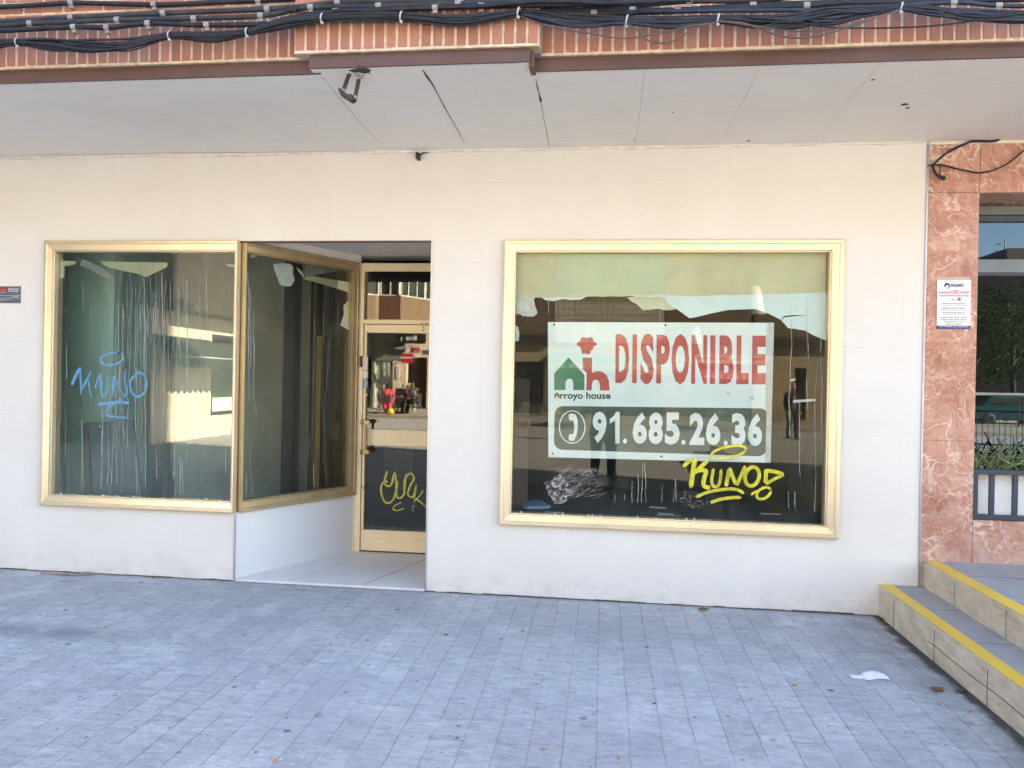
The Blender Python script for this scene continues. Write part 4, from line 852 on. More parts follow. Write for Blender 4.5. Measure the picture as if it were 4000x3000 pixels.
for pts, mt in (((( 2125, 1888), (2160, 1872), (2185, 1850), (2205, 1862), (2222, 1898), (2240, 1925), (2222, 1950), (2195, 1968), (2160, 1966), (2140, 1930)), 'residue'), (((2185, 1850), (2215, 1838), (2290, 1832), (2330, 1850), (2345, 1895), (2290, 1930), (2240, 1950), (2236, 1915)), 'residue2'), (((2640, 1920), (2700, 1915), (2760, 1940), (2770, 1975), (2700, 1985), (2640, 1965)), 'residue2')):
    q = [W(a, c, GY + .0014) for a, c in pts]; MB().poly(q[::-1]).build('scraped_residue', M[mt], wR)
b.build('scraped_residue', mat('pale_residue', (.50, .47, .42), .8), wR, kind='stuff')
b = MB()
for i in range(46):
    px, py = random.gauss(290, 45), random.gauss(1190, 60)
    if i > 16: px, py = random.uniform(225, 890), random.uniform(1000, 1900)
    p = W(px, py, GY); r = random.uniform(.0015, .005); b.poly([p + Vector((r * math.cos(t), 0, r * .7 * math.sin(t))) for t in (0, 1, 2, 3, 4, 5.2)])
b.build('paint_specks', M['white'], wL, kind='stuff')

# ------------------------------------------------------------------ paper scraps and sign inside the panes
M['kraft'] = mat('olive_masking_paper', (.64, .62, .40), .85, var=.10, vs=5); M['paleblue'] = mat('pale_blue_lining_paper', (.74, .88, .86), .8, var=.06, vs=4); M['wpaper'] = mat('crumpled_white_paper', (.62, .64, .60), .85, var=.15, vs=20)
def sheet(px, y, mt, name, lab, cat='paper', fn=None, grp=None, wob=.0):
    random.seed(len(px)); f = fn or (lambda a, c, o: W(a, c, o))
    b = MB(); q = [f(a, c, y) for a, c in px]; off = Vector((0, .0015, 0)) if fn is None else -_an * .0015
    b.prism(q[::-1], off); o = b.build(name, mt); tag(o, lab, cat, grp); return o
def torn(pts, k=5, j=3):
    random.seed(int(pts[0][0])); out = []
    for (a, c), (d, e) in zip(pts, pts[1:]):
        for i in range(k): t = i / k; out.append((a + (d - a) * t, c + (e - c) * t + random.uniform(-j, j)))
    return out + [pts[-1]]
sheet([(2012, 992), (3228, 990), (3225, 1142)] + torn([(3100, 1146), (2860, 1152), (2700, 1156), (2610, 1152), (2440, 1156), (2300, 1160), (2100, 1162)], 5, 2) + [(2014, 1160)], .062, M['kraft'], 'masking_paper', 'long olive paper band taped across the top of the sign window')
sheet([(2173, 994), (2600, 994), (2603, 1144), (2174, 1146)], .056, mat('green_grey_paper', (.56, .62, .42), .85, var=.06), 'masking_paper', 'darker green paper panel in the middle of the olive band')
sheet([(2420, 1152), (3231, 1142), (3226, 1330)] + torn([(3190, 1316), (3145, 1292), (3100, 1284), (3077, 1280), (3052, 1252)], 3, 1) + [(3060, 1240), (3100, 1236), (3160, 1232), (3100, 1231), (3062, 1234), (3050, 1248)] + torn([(3050, 1250), (3010, 1228), (2950, 1207), (2850, 1210), (2770, 1226), (2694, 1244), (2665, 1222), (2640, 1205), (2600, 1190), (2560, 1165)], 3, 1), .066, M['paleblue'], 'lining_paper', 'torn pale blue paper hanging below the olive band at the right of the sign window')
sheet([(2110, 1158), (2292, 1158), (2270, 1170), (2230, 1172), (2200, 1168), (2160, 1176), (2130, 1172)], .066, M['paleblue'], 'lining_paper', 'narrow torn strip of pale blue paper under the band above the lattice reflection')
sheet(torn([(2448, 1160), (2585, 1158), (2600, 1166), (2612, 1190), (2648, 1208), (2610, 1212), (2560, 1206), (2510, 1212), (2490, 1190), (2470, 1180)], 3, 2), .059, mat('cream_torn_paper', (.62, .60, .44), .85), 'masking_paper', 'torn cream paper flap hanging below the band in the middle of the sign window')
sheet(torn([(2018, 1160), (2092, 1162), (2085, 1170), (2092, 1200), (2100, 1222), (2085, 1238), (2060, 1236), (2038, 1232), (2035, 1228), (2016, 1228)], 3, 2), .060, M['wpaper'], 'lining_paper', 'tattered whitish paper scrap in the upper left corner of the sign window')
sheet([(2013, 1270), (2022, 1276), (2028, 1300), (2026, 1332), (2012, 1333)], .06, M['paleblue'], 'lining_paper', 'small pale blue paper scrap at the left edge of the sign window')
o = sheet([(2140, 1258), (3024, 1261), (3004, 1808), (2142, 1786)], .078, mat('white_sign_film', (.84, .93, .90), .45, var=.04, vs=3), 'shop_sign', 'large white for let sign with red word and telephone number inside the window', 'sign')
SY = .0775
def SP(px, py, k=1): return W(px, py, SY - .0006 * k)
M['sred'] = mat('red_vinyl', (.56, .07, .07), .4, var=.06); M['sgreen'] = mat('dark_green_vinyl', (.025, .06, .05), .35); M['sgreen2'] = mat('green_vinyl', (.03, .20, .10), .35, var=.2, vs=3); M['sbrown'] = mat('grey_brown_vinyl', (.20, .16, .11), .4)
b = MB(); word = 'DISPONIBLE'; xs = [2405, 2471, 2503, 2565, 2624, 2702, 2775, 2811, 2878, 2939]; xe = [2459, 2489, 2555, 2617, 2693, 2763, 2795, 2867, 2926, 2993]
for ch, a, c in zip(word, xs, xe):
    top = 1306 + (a - 2405) * .010; bot = 1496 + (a - 2405) * .010; ex = 4 if ch in 'OS' else 0
    text_into(b, ch, SP(a, top - ex), SP(c, top - ex), SP(a - 2, bot + ex), .045)
b.build('red_lettering', M['sred'], o)
C5 = lambda x, y_: (2120 + .27125 * x, 1240 + .27125 * y_)
b = MB(); b.poly([SP(*C5(*p)) for p in ((165, 805), (372, 575), (600, 825), (600, 1045), (440, 1045), (440, 945), (425, 895), (385, 880), (345, 895), (328, 945), (328, 1045), (165, 1045))][::-1]); b.build('house_logo', M['sgreen2'], o)
b = MB(); b.poly([SP(*C5(*p)) for p in ((575, 578), (711, 578), (711, 800), (740, 785), (800, 772), (860, 785), (920, 830), (955, 920), (962, 1052), (825, 1052), (822, 970), (805, 915), (765, 895), (725, 910), (708, 960), (706, 1050), (628, 1050), (632, 800), (575, 740))][::-1])
fl = [C5(635 + 128 * math.cos(a) * (1 + .13 * math.cos(6 * a)), 382 + 98 * math.sin(a) * (1 + .13 * math.cos(6 * a))) for a in [2 * PI * i / 60 for i in range(60)]]
b.poly([SP(*p) for p in fl]); b.poly([SP(*C5(*p), 2) for p in ((688, 415), (560, 480), (556, 510), (580, 526), (610, 515), (640, 532), (690, 520))]); b.build('red_logo', M['sred'], o)
b = MB(); b.poly([SP(*C5(*p), 2) for p in ((166, 1165), (166, 1110), (205, 1074), (243, 1110), (243, 1165), (222, 1165), (222, 1140), (205, 1128), (188, 1140), (188, 1165))][::-1]); b.build('house_logo', M['sbrown'], o)
b = MB(); text_into(b, 'rroyo house', SP(*C5(247, 1072)), SP(*C5(976, 1074)), SP(*C5(247, 1203)), .03); b.build('green_lettering', M['sgreen'], o)
b = MB(); cn = [(2166, 1586), (3002, 1595), (2996, 1782), (2164, 1757)]; R_ = 34; rp = []
for i, (cx, cy) in enumerate(cn):
    sx = (1, -1, -1, 1)[i]; sy = (1, 1, -1, -1)[i]
    for t in range(7):
        a = [PI, PI * 1.5, 0, PI * .5][i] + t / 6 * PI / 2; rp.append((cx + sx * R_ + R_ * math.cos(a), cy + sy * R_ + R_ * math.sin(a)))
b.poly([SP(*p) for p in rp][::-1]); b.build('phone_band', M['sgreen'], o)
b = MB(); C3 = lambda x, y_: (2000 + .36157 * x, 1480 + .36157 * y_)
num = '91.685.26.36'; x0s = [2315, 2382, 2434, 2472, 2534, 2598, 2662, 2694, 2758, 2827, 2858, 2922]; x1s = [2370, 2420, 2450, 2528, 2590, 2656, 2679, 2752, 2815, 2843, 2913, 2978]
for ch, a, c in zip(num, x0s, x1s):
    top = 1608 + (a - 2315) * .011; bot = 1731 + (a - 2315) * .020
    if ch == '.': top = bot - 20
    if ch == '1': b.poly([SP(*q, 2) for q in ((c, top), (c, bot), (c - 17, bot), (c - 17, top + 34), (a, top + 46), (a, top + 28), (a + 16, top + 16), (a + 24, top))]); continue
    text_into(b, ch, SP(a, top, 2), SP(c, top, 2), SP(a - 1, bot, 2), .045)
M['swhite'] = mat('white_vinyl', (.82, .89, .87), .4, var=.03)
b.build('number_lettering', M['swhite'], o)
b = MB(); cx, cy = C3(650, 520); ring = [SP(cx + 50 * math.cos(a), cy + 63 * math.sin(a), 2) for a in [2 * PI * i / 40 for i in range(41)]]
b.ribbon(ring, .0075, (0, -1, 0), taper=0)
hs = [C3(*p) for p in ((612, 385), (640, 372), (690, 385), (708, 440), (712, 520), (700, 600), (672, 668), (640, 670), (612, 662), (612, 610), (640, 592), (660, 600), (672, 540), (668, 470), (655, 445), (632, 452), (614, 432))]
b.poly([SP(*p, 2) for p in hs][::-1]); b.build('phone_symbol', M['swhite'], o)
for px, py in ((2165, 1268), (2600, 1270), (3008, 1273), (2158, 1772), (2583, 1783)): MB().lathe(SP(px, py, 0), [(.008, 0), (.008, .002), (.004, .003), (0, .003)], 10, axis='y').build('eyelet', M['dark'], o)
for px, q, lab in (([(3097, 1563), (3186, 1558), (3186, 1567), (3140, 1570), (3098, 1574)], .034, 'strip of clear greenish tape stuck at the right of the sign'), ([(2838, 1530), (2856, 1536), (2852, 1543), (2836, 1536)], .034, 'tiny white sticker scrap under the red word, left of two'), ([(2934, 1546), (2948, 1554), (2944, 1563), (2930, 1556)], .034, 'tiny white sticker scrap under the red word, right of two'), ([(3087, 1482), (3108, 1478), (3107, 1485), (3090, 1490)], .034, 'small white sticker scrap right of the word on the glass')):
    sheet(px, q, M['wpaper'], 'tape_scrap', lab, 'tape')
sheet([(3000, 1262), (3024, 1263), (3010, 1808), (2990, 1806)], .070, M['wpaper'], 'tape_strip', 'white edge strip along the right side of the large sign', 'tape')
# paper scraps in the left and the slanted window
sheet([(394, 1021), (655, 1026), (654, 1042), (570, 1083), (545, 1072), (430, 1046), (405, 1036)], .045, M['kraft'], 'masking_paper', 'olive paper scrap with a pointed bottom at the top middle of the left window')
sheet([(226, 1019), (297, 1020), (295, 1032), (251, 1040), (252, 1082), (240, 1088), (225, 1090)], .045, M['kraft'], 'masking_paper', 'L shaped olive paper scrap in the top left corner of the left window')
sheet([(880, 1031), (925, 1033), (928, 1045), (893, 1041)], .045, M['kraft'], 'masking_paper', 'small olive paper scrap in the top right corner of the left window')
M['clearf'] = mat('clouded_plastic', (.30, .31, .27), .5, var=.3, vs=12)
sheet([(320, 1012), (365, 1030), (400, 1045), (440, 1082), (430, 1092), (395, 1078), (350, 1050), (312, 1038)], .07, M['clearf'], 'plastic_sheet', 'clouded grey plastic scrap beside the pointed paper in the left window', 'plastic sheet')
A2 = .34366
fa = lambda x, y_, o: WA(900 + A2 * x, 930 + A2 * y_, -.04 - o)
sheet([(820, 460), (925, 432), (1415, 512), (1412, 1080), (1248, 990), (1290, 870), (1285, 770), (1345, 705), (1340, 615), (1100, 540)], .0, M['kraft'], 'masking_paper', 'torn olive paper stuck down the right side of the slanted window', fn=fa)
sheet([(485, 290), (520, 300), (560, 285), (680, 290), (715, 330), (710, 400), (730, 480), (690, 545), (640, 552), (562, 532), (540, 470), (500, 360)], .0, M['wpaper'], 'lining_paper', 'crumpled white paper scrap hanging at the top of the slanted window', fn=fa)
sheet([(850, 310), (940, 300), (1130, 330), (1238, 380), (1130, 390), (1000, 412), (900, 430), (848, 420)], .004, M['clearf'], 'plastic_sheet', 'torn grey plastic at the top right of the slanted window', 'plastic sheet', fn=fa)
sheet([(745, 330), (770, 345), (835, 410), (830, 452), (790, 400)], .0, M['wpaper'], 'lining_paper', 'thin white paper shred beside the crumpled scrap in the slanted window', fn=fa)
sheet([(238, 188), (262, 182), (292, 205), (268, 218), (240, 216)], .0, M['wpaper'], 'lining_paper', 'tiny white paper bit in the top left corner of the slanted window', fn=fa)

# ------------------------------------------------------------------ things left inside the shop
M['bluebrd'] = mat('blue_grey_board', (.15, .20, .24), .7, var=.35, vs=4, stretch=(1, 1, .35))
def leaning(px, y0, y1, mt, name, lab, cat):
    q = [W(px[0][0], px[0][1], y1), W(px[1][0], px[1][1], y1), W(px[2][0], px[2][1], y0), W(px[3][0], px[3][1], y0)]
    o = MB().prism(q[::-1], (0, .02, 0)).build(name, mt); tag(o, lab, cat); return o
leaning([(345, 1650), (520, 1642), (560, 2020), (372, 2010)], .28, .42, M['bluebrd'], 'board', 'stained blue grey board leaning inside the left window', 'board')
leaning([(322, 1652), (342, 1650), (365, 2010), (335, 2010)], .34, .48, M['brownpanel'], 'plank', 'dark brown plank leaning next to the blue board in the left window', 'plank')
o = MB().tube([W(676, 1960, .5), W(678, 1875, .5)], .012, 10).build('broom_handle', M['dark']); tag(o, 'black tube with a grey top standing in the left window', 'tube'); MB().tube([W(678, 1874.5, .5), W(679, 1832, .5)], .013, 10).build('tube_top', M['grey'], o)
dpl = box_part('display_platform', [(-1.1, 2.1, .14, 1.1, .016, .60)], mat('dusty_display_platform', (.07, .08, .095), .6, var=.4, vs=6), None); tag(dpl, 'low dusty dark platform along the bottom of the sign window', 'platform')
q = W(2000, 1900, .5); o = box_part('wooden_post', [(q.x - .1, W(2060, 1900, .5).x, .5, .55, .602, W(2030, 1480, .5).z)], M['brownpanel'], None); tag(o, 'brown wooden post at the left inside the sign window', 'post')
b = MB(); q = [WZ(px, py, .604) for px, py in ((2044, 1985), (2060, 1968), (2090, 1962), (2120, 1966), (2150, 1985), (2110, 1988), (2060, 1988))]; b.prism([p + Vector((0, .0, 0)) for p in q], (0, 0, .02)); o = b.build('foam_offcut', mat('light_blue_foam', (.25, .45, .68), .7)); tag(o, 'light blue foam offcut on the platform at the left of the sign window', 'foam')
random.seed(31)
for i, lab in enumerate(('thin pale wood splinter on the platform near the middle of the sign window', 'crossed pale splinter lying under the yellow paint in the sign window', 'folded grey scrap on the platform left of the yellow paint', 'small torn paper bit on the platform at the far right of the sign window', 'pale curled scrap beside the blue foam offcut')):
    px, py = ((2600, 2010), (2610, 2016), (2570, 1962), (3010, 2010), (2165, 2004))[i]; p = WZ(px, min(py, 2016), .604) if i != 2 else WZ(px, 1985, .604)
    p.y = max(p.y, .17); L = random.uniform(.06, .13); a = random.uniform(-.6, .6); b = MB(); b.obox(p + Vector((0, 0, .006)), (math.cos(a) * L, math.sin(a) * L * .3, 0), (-.02 * math.sin(a) - .002, .012, 0), (0, 0, .003)); o = b.build('paper_scrap', M['wpaper'] if i != 1 else M['clearf']); tag(o, lab, 'scrap', 'scraps on the display platform')

# ------------------------------------------------------------------ litter on the pavement
M['filter'] = mat('cork_filter_paper', (.50, .22, .07), .7, var=.2, vs=90); M['cigpaper'] = mat('dirty_cigarette_paper', (.52, .50, .46), .8)
BUTTS = [(1787, 2308, .1, 'by the wall foot just right of the doorway'), (1898, 2313, .3, 'by the wall foot, second right of the doorway'), (2042, 2464, .15, 'below the wall between doorway and sign window'), (2573, 2379, .2, 'under the middle of the sign window'), (3104, 2675, .1, 'on the paving left of the crumpled tissue'), (2122, 2925, 1.2, 'with ash at the near edge of the paving'), (2418, 2958, 1.4, 'at the near edge in the middle, darkest'), (1077, 2972, .8, 'at the near edge on the left'), (413, 2448, .7, 'on the left paving under the left window'), (954, 2480, .9, 'a short way out from the slanted window'), (637, 2252, .1, 'at the wall foot under the left window'), (3788, 2780, .9, 'beside the lower step, nearest the camera'), (2955, 2360, .4, 'near the wall right of the middle'), (3670, 2750, -1.1, 'next to the lower step among dead leaves'), (1760, 2330, .6, 'at the corner of the doorway')]
for i, (px, py, a, where) in enumerate(BUTTS):
    p = WZ(px, py, .005); d = Vector((math.cos(a), math.sin(a), 0)); L = .026; sq = .78 if i % 3 else 1.0
    e = empty('cigarette_butt', p, 'orange cigarette butt ' + where, 'cigarette butt', 'cigarette butts on the paving')
    b = MB(); b.tube([p - d * L * .5, p - d * .002, p + d * L * .45], [.0042 * sq, .0044, .0040], 8); b.build('filter', M['filter'], e)
    if i in (5, 6, 7, 8, 13): b = MB(); b.tube([p + d * L * .45, p + d * L * .85, p + d * L * 1.1], [.0042, .0038, .0025], 8); b.build('paper_stub', M['cigpaper'], e)
random.seed(8)
p = WZ(3395, 2645, .0); b = MB(); n = 22; mrow = 9
vs = []
for i in range(n):
    for j in range(mrow):
        u, v = i / (n - 1) - .5, j / (mrow - 1) - .5; x, yy = u * .20, v * .09; z = .004 + .020 * max(0, 1 - (u * 2.1) ** 2) * max(0, 1 - (v * 2.1) ** 2) + random.uniform(0, .012) * max(0, 1 - abs(v * 2))
        x += random.uniform(-.004, .004); yy += random.uniform(-.005, .005) + .02 * math.sin(u * 5)
        if u < -.2: z *= .4; yy *= .55
        vs.append(p + Vector((x, yy, z)))
b.add(vs, [(i * mrow + j, (i + 1) * mrow + j, (i + 1) * mrow + j + 1, i * mrow + j + 1) for i in range(n - 1) for j in range(mrow - 1)], 0, True)
o = b.build('paper_tissue', mat('white_tissue', (.72, .72, .70), .9)); tag(o, 'crumpled white paper tissue lying on the paving before the steps', 'tissue')
M['leaf'] = mat('dead_brown_leaf', (.14, .065, .035), .8, var=.4, vs=40); M['stick'] = mat('broken_wood_strip', (.30, .20, .14), .8, var=.25, vs=20)
LV = [(3660, 2698, .042, 'dead brown leaf beside the lower step, left of two'), (3752, 2702, .036, 'dead brown leaf against the lower step, right of two'), (2750, 2385, .05, 'dark curled leaf at the wall foot under the right half of the sign window'), (602, 2256, .03, 'dark dry leaf at the wall foot under the left window'), (3458, 2420, .05, 'brown leaf crumbs in the corner of wall and steps')]
for px, py, r, lab in LV:
    p = WZ(px, py, .004); b = MB(); k = 9; a0 = random.uniform(0, 6)
    rim = [p + Vector((r * math.cos(a0 + t) * (1 if i % 2 else .6) * 1.2, r * .55 * math.sin(a0 + t) * random.uniform(.6, 1.1), random.uniform(.0, .016))) for i, t in enumerate([2 * PI * i / k for i in range(k)])]
    b.add([p + Vector((0, 0, .004))] + rim, [(0, 1 + i, 1 + (i + 1) % k) for i in range(k)]); o = b.build('dead_leaf', M['leaf']); tag(o, lab, 'leaf', 'dead leaves on the paving')
ST = [(215, 2242, .14, -.02, 'long brown wood strip at the wall foot, leftmost'), (262, 2247, .10, .05, 'short pale wood strip at the wall foot under the left window'), (310, 2247, .12, .28, 'pale wood strip lying crosswise on the others at the wall foot'), (350, 2245, .06, -.25, 'stubby wood strip at the right end of the pile by the wall')]
for i, (px, py, L, a, lab) in enumerate(ST):
    p = WZ(px, py, 0) + Vector((0, -.012, .004 + .005 * i)); d = Vector((math.cos(a), math.sin(a), 0)); o = MB().obox(p, d * L / 2 * 1.6, Vector((-d.y, d.x, 0)) * .010, (0, 0, .0035)).build('wood_strip', M['stick'], None, bevel=.001); tag(o, lab, 'wood strip', 'broken wood strips at the wall foot')
# ------------------------------------------------------------------ the plaza across the way (seen mirrored in the panes)
def RF(px, py, Y, g=.03):                               # real point behind the camera whose mirror image sits at that pixel
    p = W(px, py, 2 * g - Y); return Vector((p.x, Y, p.z))
M['obrick'] = brick_wall_mat('plaza_brick', (.22, .145, .09), (.175, .11, .065), (.36, .31, .22)); M['stucco'] = mat('rough_beige_render', (.50, .40, .27), .9, var=.2, vs=4, bump=.6, bs=22)
M['cstone'] = mat('cream_stone_cladding', (.78, .68, .52), .6, var=.2, vs=5); M['oframe'] = mat('white_aluminium_frame', (.62, .64, .60), .4); M['odoor'] = mat('dark_brown_door', (.05, .04, .03), .5, var=.3, stretch=(1, 1, .1))
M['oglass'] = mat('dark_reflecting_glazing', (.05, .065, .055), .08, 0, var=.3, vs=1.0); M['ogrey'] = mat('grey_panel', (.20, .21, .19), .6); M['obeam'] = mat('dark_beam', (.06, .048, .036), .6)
M['pale'] = mat('pale_shop_door', (.55, .60, .50), .4); M['awng'] = mat('green_awning_cloth', (.04, .20, .13), .8); M['awnd'] = mat('dark_awning_cloth', (.035, .05, .045), .85); M['awnr'] = mat('red_awning_cloth', (.42, .06, .05), .8); M['whitecl'] = mat('white_awning_cloth', (.66, .64, .58), .8)
box_part('raised_pavement', [(-60, 60, -60, -22.6, .0, .13)], mat('plaza_pavement', (.34, .31, .26), .85, var=.18, vs=3), None, kind='structure')
G = .13
ob = empty('brick_apartment_building', (3, -30, 0), 'brick building across the plaza with a breeze block screen, mirrored in the sign window', 'building')
Yo = -30.0
lx0, lx1 = RF(2170, 1172, Yo).x, RF(2602, 1172, Yo).x; lz1, lz0 = RF(2400, 1172, Yo).z, RF(2400, 1338, Yo).z
box_part('brick_wall', [(-5.5, lx0, Yo - .3, Yo, 3.85, 13), (lx1, 14, Yo - .3, Yo, 3.85, 13), (lx0, lx1, Yo - .3, Yo, 3.3, lz0), (-5.5, 14, -42, Yo - .9, 0, 12.9)], M['obrick'], ob)
box_part('render_panel', [(lx0, lx1, Yo - .3, Yo, lz1, 13)], mat('olive_grey_render', (.36, .36, .25), .85, var=.12), ob)
box_part('eaves_beam', [(-5.5, lx0, Yo - .2, Yo + .28, 3.52, 3.85), (lx1, 14, Yo - .2, Yo + .28, 3.52, 3.85)], M['obeam'], ob)
lat = MB(); nC, nR = 20, 7; cw, ch = (lx1 - lx0) / nC, (lz1 - lz0) / nR
for i in range(nC + 1): lat.box(lx0 + i * cw - .032, lx0 + i * cw + .032, Yo - .12, Yo - .02, lz0, lz1)
for j in range(nR + 1): lat.box(lx0, lx1, Yo - .118, Yo - .022, lz0 + j * ch - .032, lz0 + j * ch + .032)
for i in range(nC):
    for j in range(nR):
        cx, cz = lx0 + (i + .5) * cw, lz0 + (j + .5) * ch; r1 = cw * .27
        for (ax, az) in ((1, 0), (0, 1), (-1, 0), (0, -1)):
            a, c = Vector((cx + ax * r1, Yo - .07, cz + az * r1)), Vector((cx - az * r1, Yo - .07, cz + ax * r1)); d = (c - a) / 2
            lat.obox((a + c) / 2, d, (0, .045, 0), Vector((d.z, 0, -d.x)).normalized() * .02)
        for sx in (-1, 1):
            for sz in (-1, 1):
                a, c = Vector((cx + sx * cw * .5, Yo - .07, cz + sz * ch * .08)), Vector((cx + sx * cw * .10, Yo - .07, cz + sz * ch * .5)); d = (c - a) / 2
                lat.obox((a + c) / 2, d, (0, .045, 0), Vector((d.z, 0, -d.x)).normalized() * .018)
lat.build('breeze_block_screen', mat('pale_breeze_block', (.80, .74, .60), .9), ob); box_part('screen_back', [(lx0, lx1, Yo - .7, Yo - .6, lz0, lz1)], M['obeam'], ob)
dz = RF(2060, 1412, Yo).z; d0, d1 = RF(2005, 1412, Yo).x, RF(2124, 1412, Yo).x
sx0, sx1 = RF(2215, 1460, Yo).x, RF(2590, 1460, Yo).x; w0, w1 = RF(2700, 1450, Yo).x, RF(2935, 1450, Yo).x; g0, g1 = RF(3105, 1450, Yo).x, RF(3150, 1450, Yo).x
box_part('rendered_wall', [(-5.5, d0, Yo - .3, Yo, G, 3.5), (d0, d1, Yo - .3, Yo, dz, 3.5), (d1, sx0, Yo - .3, Yo, G, 3.5), (sx0, sx1, Yo - .3, Yo, 2.1, 3.3), (sx1, w0, Yo - .3, Yo, G, 3.5), (w0, w1, Yo - .3, Yo, 2.4, 3.5), (w1, g0, Yo - .3, Yo, G, 3.5), (g0, g1, Yo - .3, Yo, 2.5, 3.5), (g1, 14, Yo - .3, Yo, G, 3.5)], M['stucco'], ob)
dr = box_part('door', [(d0, (d0 + d1) / 2 - .01, Yo - .25, Yo - .12, G, dz)], M['odoor'], ob); dr = box_part('door', [((d0 + d1) / 2 + .01, d1, Yo - .25, Yo - .12, G, dz)], M['odoor'], ob)
box_part('shop_window', [(sx0, sx1, Yo - .25, Yo - .15, G, 2.1)], mat('dark_teal_shop_front', (.015, .05, .045), .25), ob); box_part('shop_window', [(w0, w1, Yo - .25, Yo - .15, G, 2.4)], M['oglass'], ob); box_part('door', [(g0, g1, Yo - .25, Yo - .15, G, 2.5)], M['odoor'], ob)
box_part('canopy', [(4.0, 7.2, Yo + .002, Yo + .9, 2.62, 2.74), (4.0, 7.2, Yo + .002, Yo + .08, 2.95, 3.02)], M['oframe'], ob)
def plaza_sign(x0, x1, z0, z1, y, mt, inkm, txt, name, lab, bold=.03):
    o = box_part(name, [(x0, x1, y - .06, y, z0, z1)], mt, None); tag(o, lab, 'sign'); b = MB(); h = z1 - z0; w = x1 - x0
    if isinstance(txt, str): text_into(b, txt, (x1 - w * .04, y + .004, z1 - h * .2), (x0 + w * .04, y + .004, z1 - h * .2), (x1 - w * .04, y + .004, z0 + h * .25), bold)
    else:
        for u0, u1, v0, v1 in txt: b.box(x1 - w * u1, x1 - w * u0, y, y + .004, z0 + h * v0, z0 + h * v1)
    b.build('lettering', inkm, o); return o
M['osign'] = mat('orange_yellow_sign', (.80, .42, .05), .5); M['obrown'] = mat('brown_letters', (.30, .10, .02), .6)
plaza_sign(RF(2308, 1354, Yo).x, RF(2515, 1382, Yo).x, RF(2400, 1383, Yo).z, RF(2400, 1354, Yo).z, Yo + .1, M['osign'], M['obrown'], 'INFORMATICA MOSTOLES', 'shop_sign', 'long orange shop sign with brown capitals over the green awning across the plaza')
plaza_sign(RF(2215, 1470, Yo).x, RF(2282, 1480, Yo).x, RF(2240, 1492, Yo).z, RF(2240, 1478, Yo).z, Yo - .08, mat('dark_sign', (.01, .04, .035), .4), M['white'], 'DIGI', 'shop_sign', 'small dark shop sign with rounded white letters under the green awning')
def awning(x0, x1, z1, z0, y0, depth, mt, vm, name, lab, val=.2, scal=0, axis='y', n=22):
    # sloped cloth with a hanging valance; axis 'y': wall faces +y, 'x': wall faces +x (x0,x1 then run along y)
    def P(a, b, z): return Vector((a, y0 + b, z)) if axis == 'y' else Vector((y0 + b, a, z))
    m_ = MB(); k = 24
    for i in range(k):
        a, c = x0 + (x1 - x0) * i / k, x0 + (x1 - x0) * (i + 1) / k
        m_.prism([P(a, 0, z1), P(c, 0, z1), P(c, depth * .55, z1 - (z1 - z0) * .42), P(a, depth * .55, z1 - (z1 - z0) * .42)], (0, 0, -.006)); m_.prism([P(a, depth * .55, z1 - (z1 - z0) * .42), P(c, depth * .55, z1 - (z1 - z0) * .42), P(c, depth, z0), P(a, depth, z0)], (0, 0, -.006))
    o = m_.build(name, mt, None); tag(o, lab, 'awning')
    v = MB()
    for i in range(n):
        a, c = x0 + (x1 - x0) * i / n, x0 + (x1 - x0) * (i + 1) / n; q = 5
        for t in range(q):
            a2, c2 = a + (c - a) * t / q, a + (c - a) * (t + 1) / q
            s1, s2 = scal * math.sin(PI * t / q), scal * math.sin(PI * (t + 1) / q)
            v.add([P(a2, depth, z0), P(c2, depth, z0), P(c2, depth + .01, z0 - val + scal - s2), P(a2, depth + .01, z0 - val + scal - s1)], [(0, 1, 2, 3)], i % 2)
    v.build('valance', vm, o)
    f = MB(); f.tube([P(x0, depth, z0 - .01), P(x1, depth, z0 - .01)], .02, 6); f.tube([P(x0 + .05, 0, z1 - .5), P(x0 + .05, depth, z0 - .02)], .015, 6); f.tube([P(x1 - .05, 0, z1 - .5), P(x1 - .05, depth, z0 - .02)], .015, 6); f.build('awning_frame', M['oframe'], o)
awning(RF(2150, 1390, Yo).x, RF(2590, 1390, Yo).x, 3.02, 2.50, Yo, 1.1, M['awng'], [M['whitecl'], M['awng']], 'shop_awning', 'green awning with a striped white valance under the orange sign', .2, .0)
awning(4.3, 7.0, 2.55, 2.15, Yo, 1.0, M['awnr'], [M['awnr'], M['whitecl']], 'shop_awning', 'red and white striped awning right of the orange sign across the plaza', .22, .04, n=16)
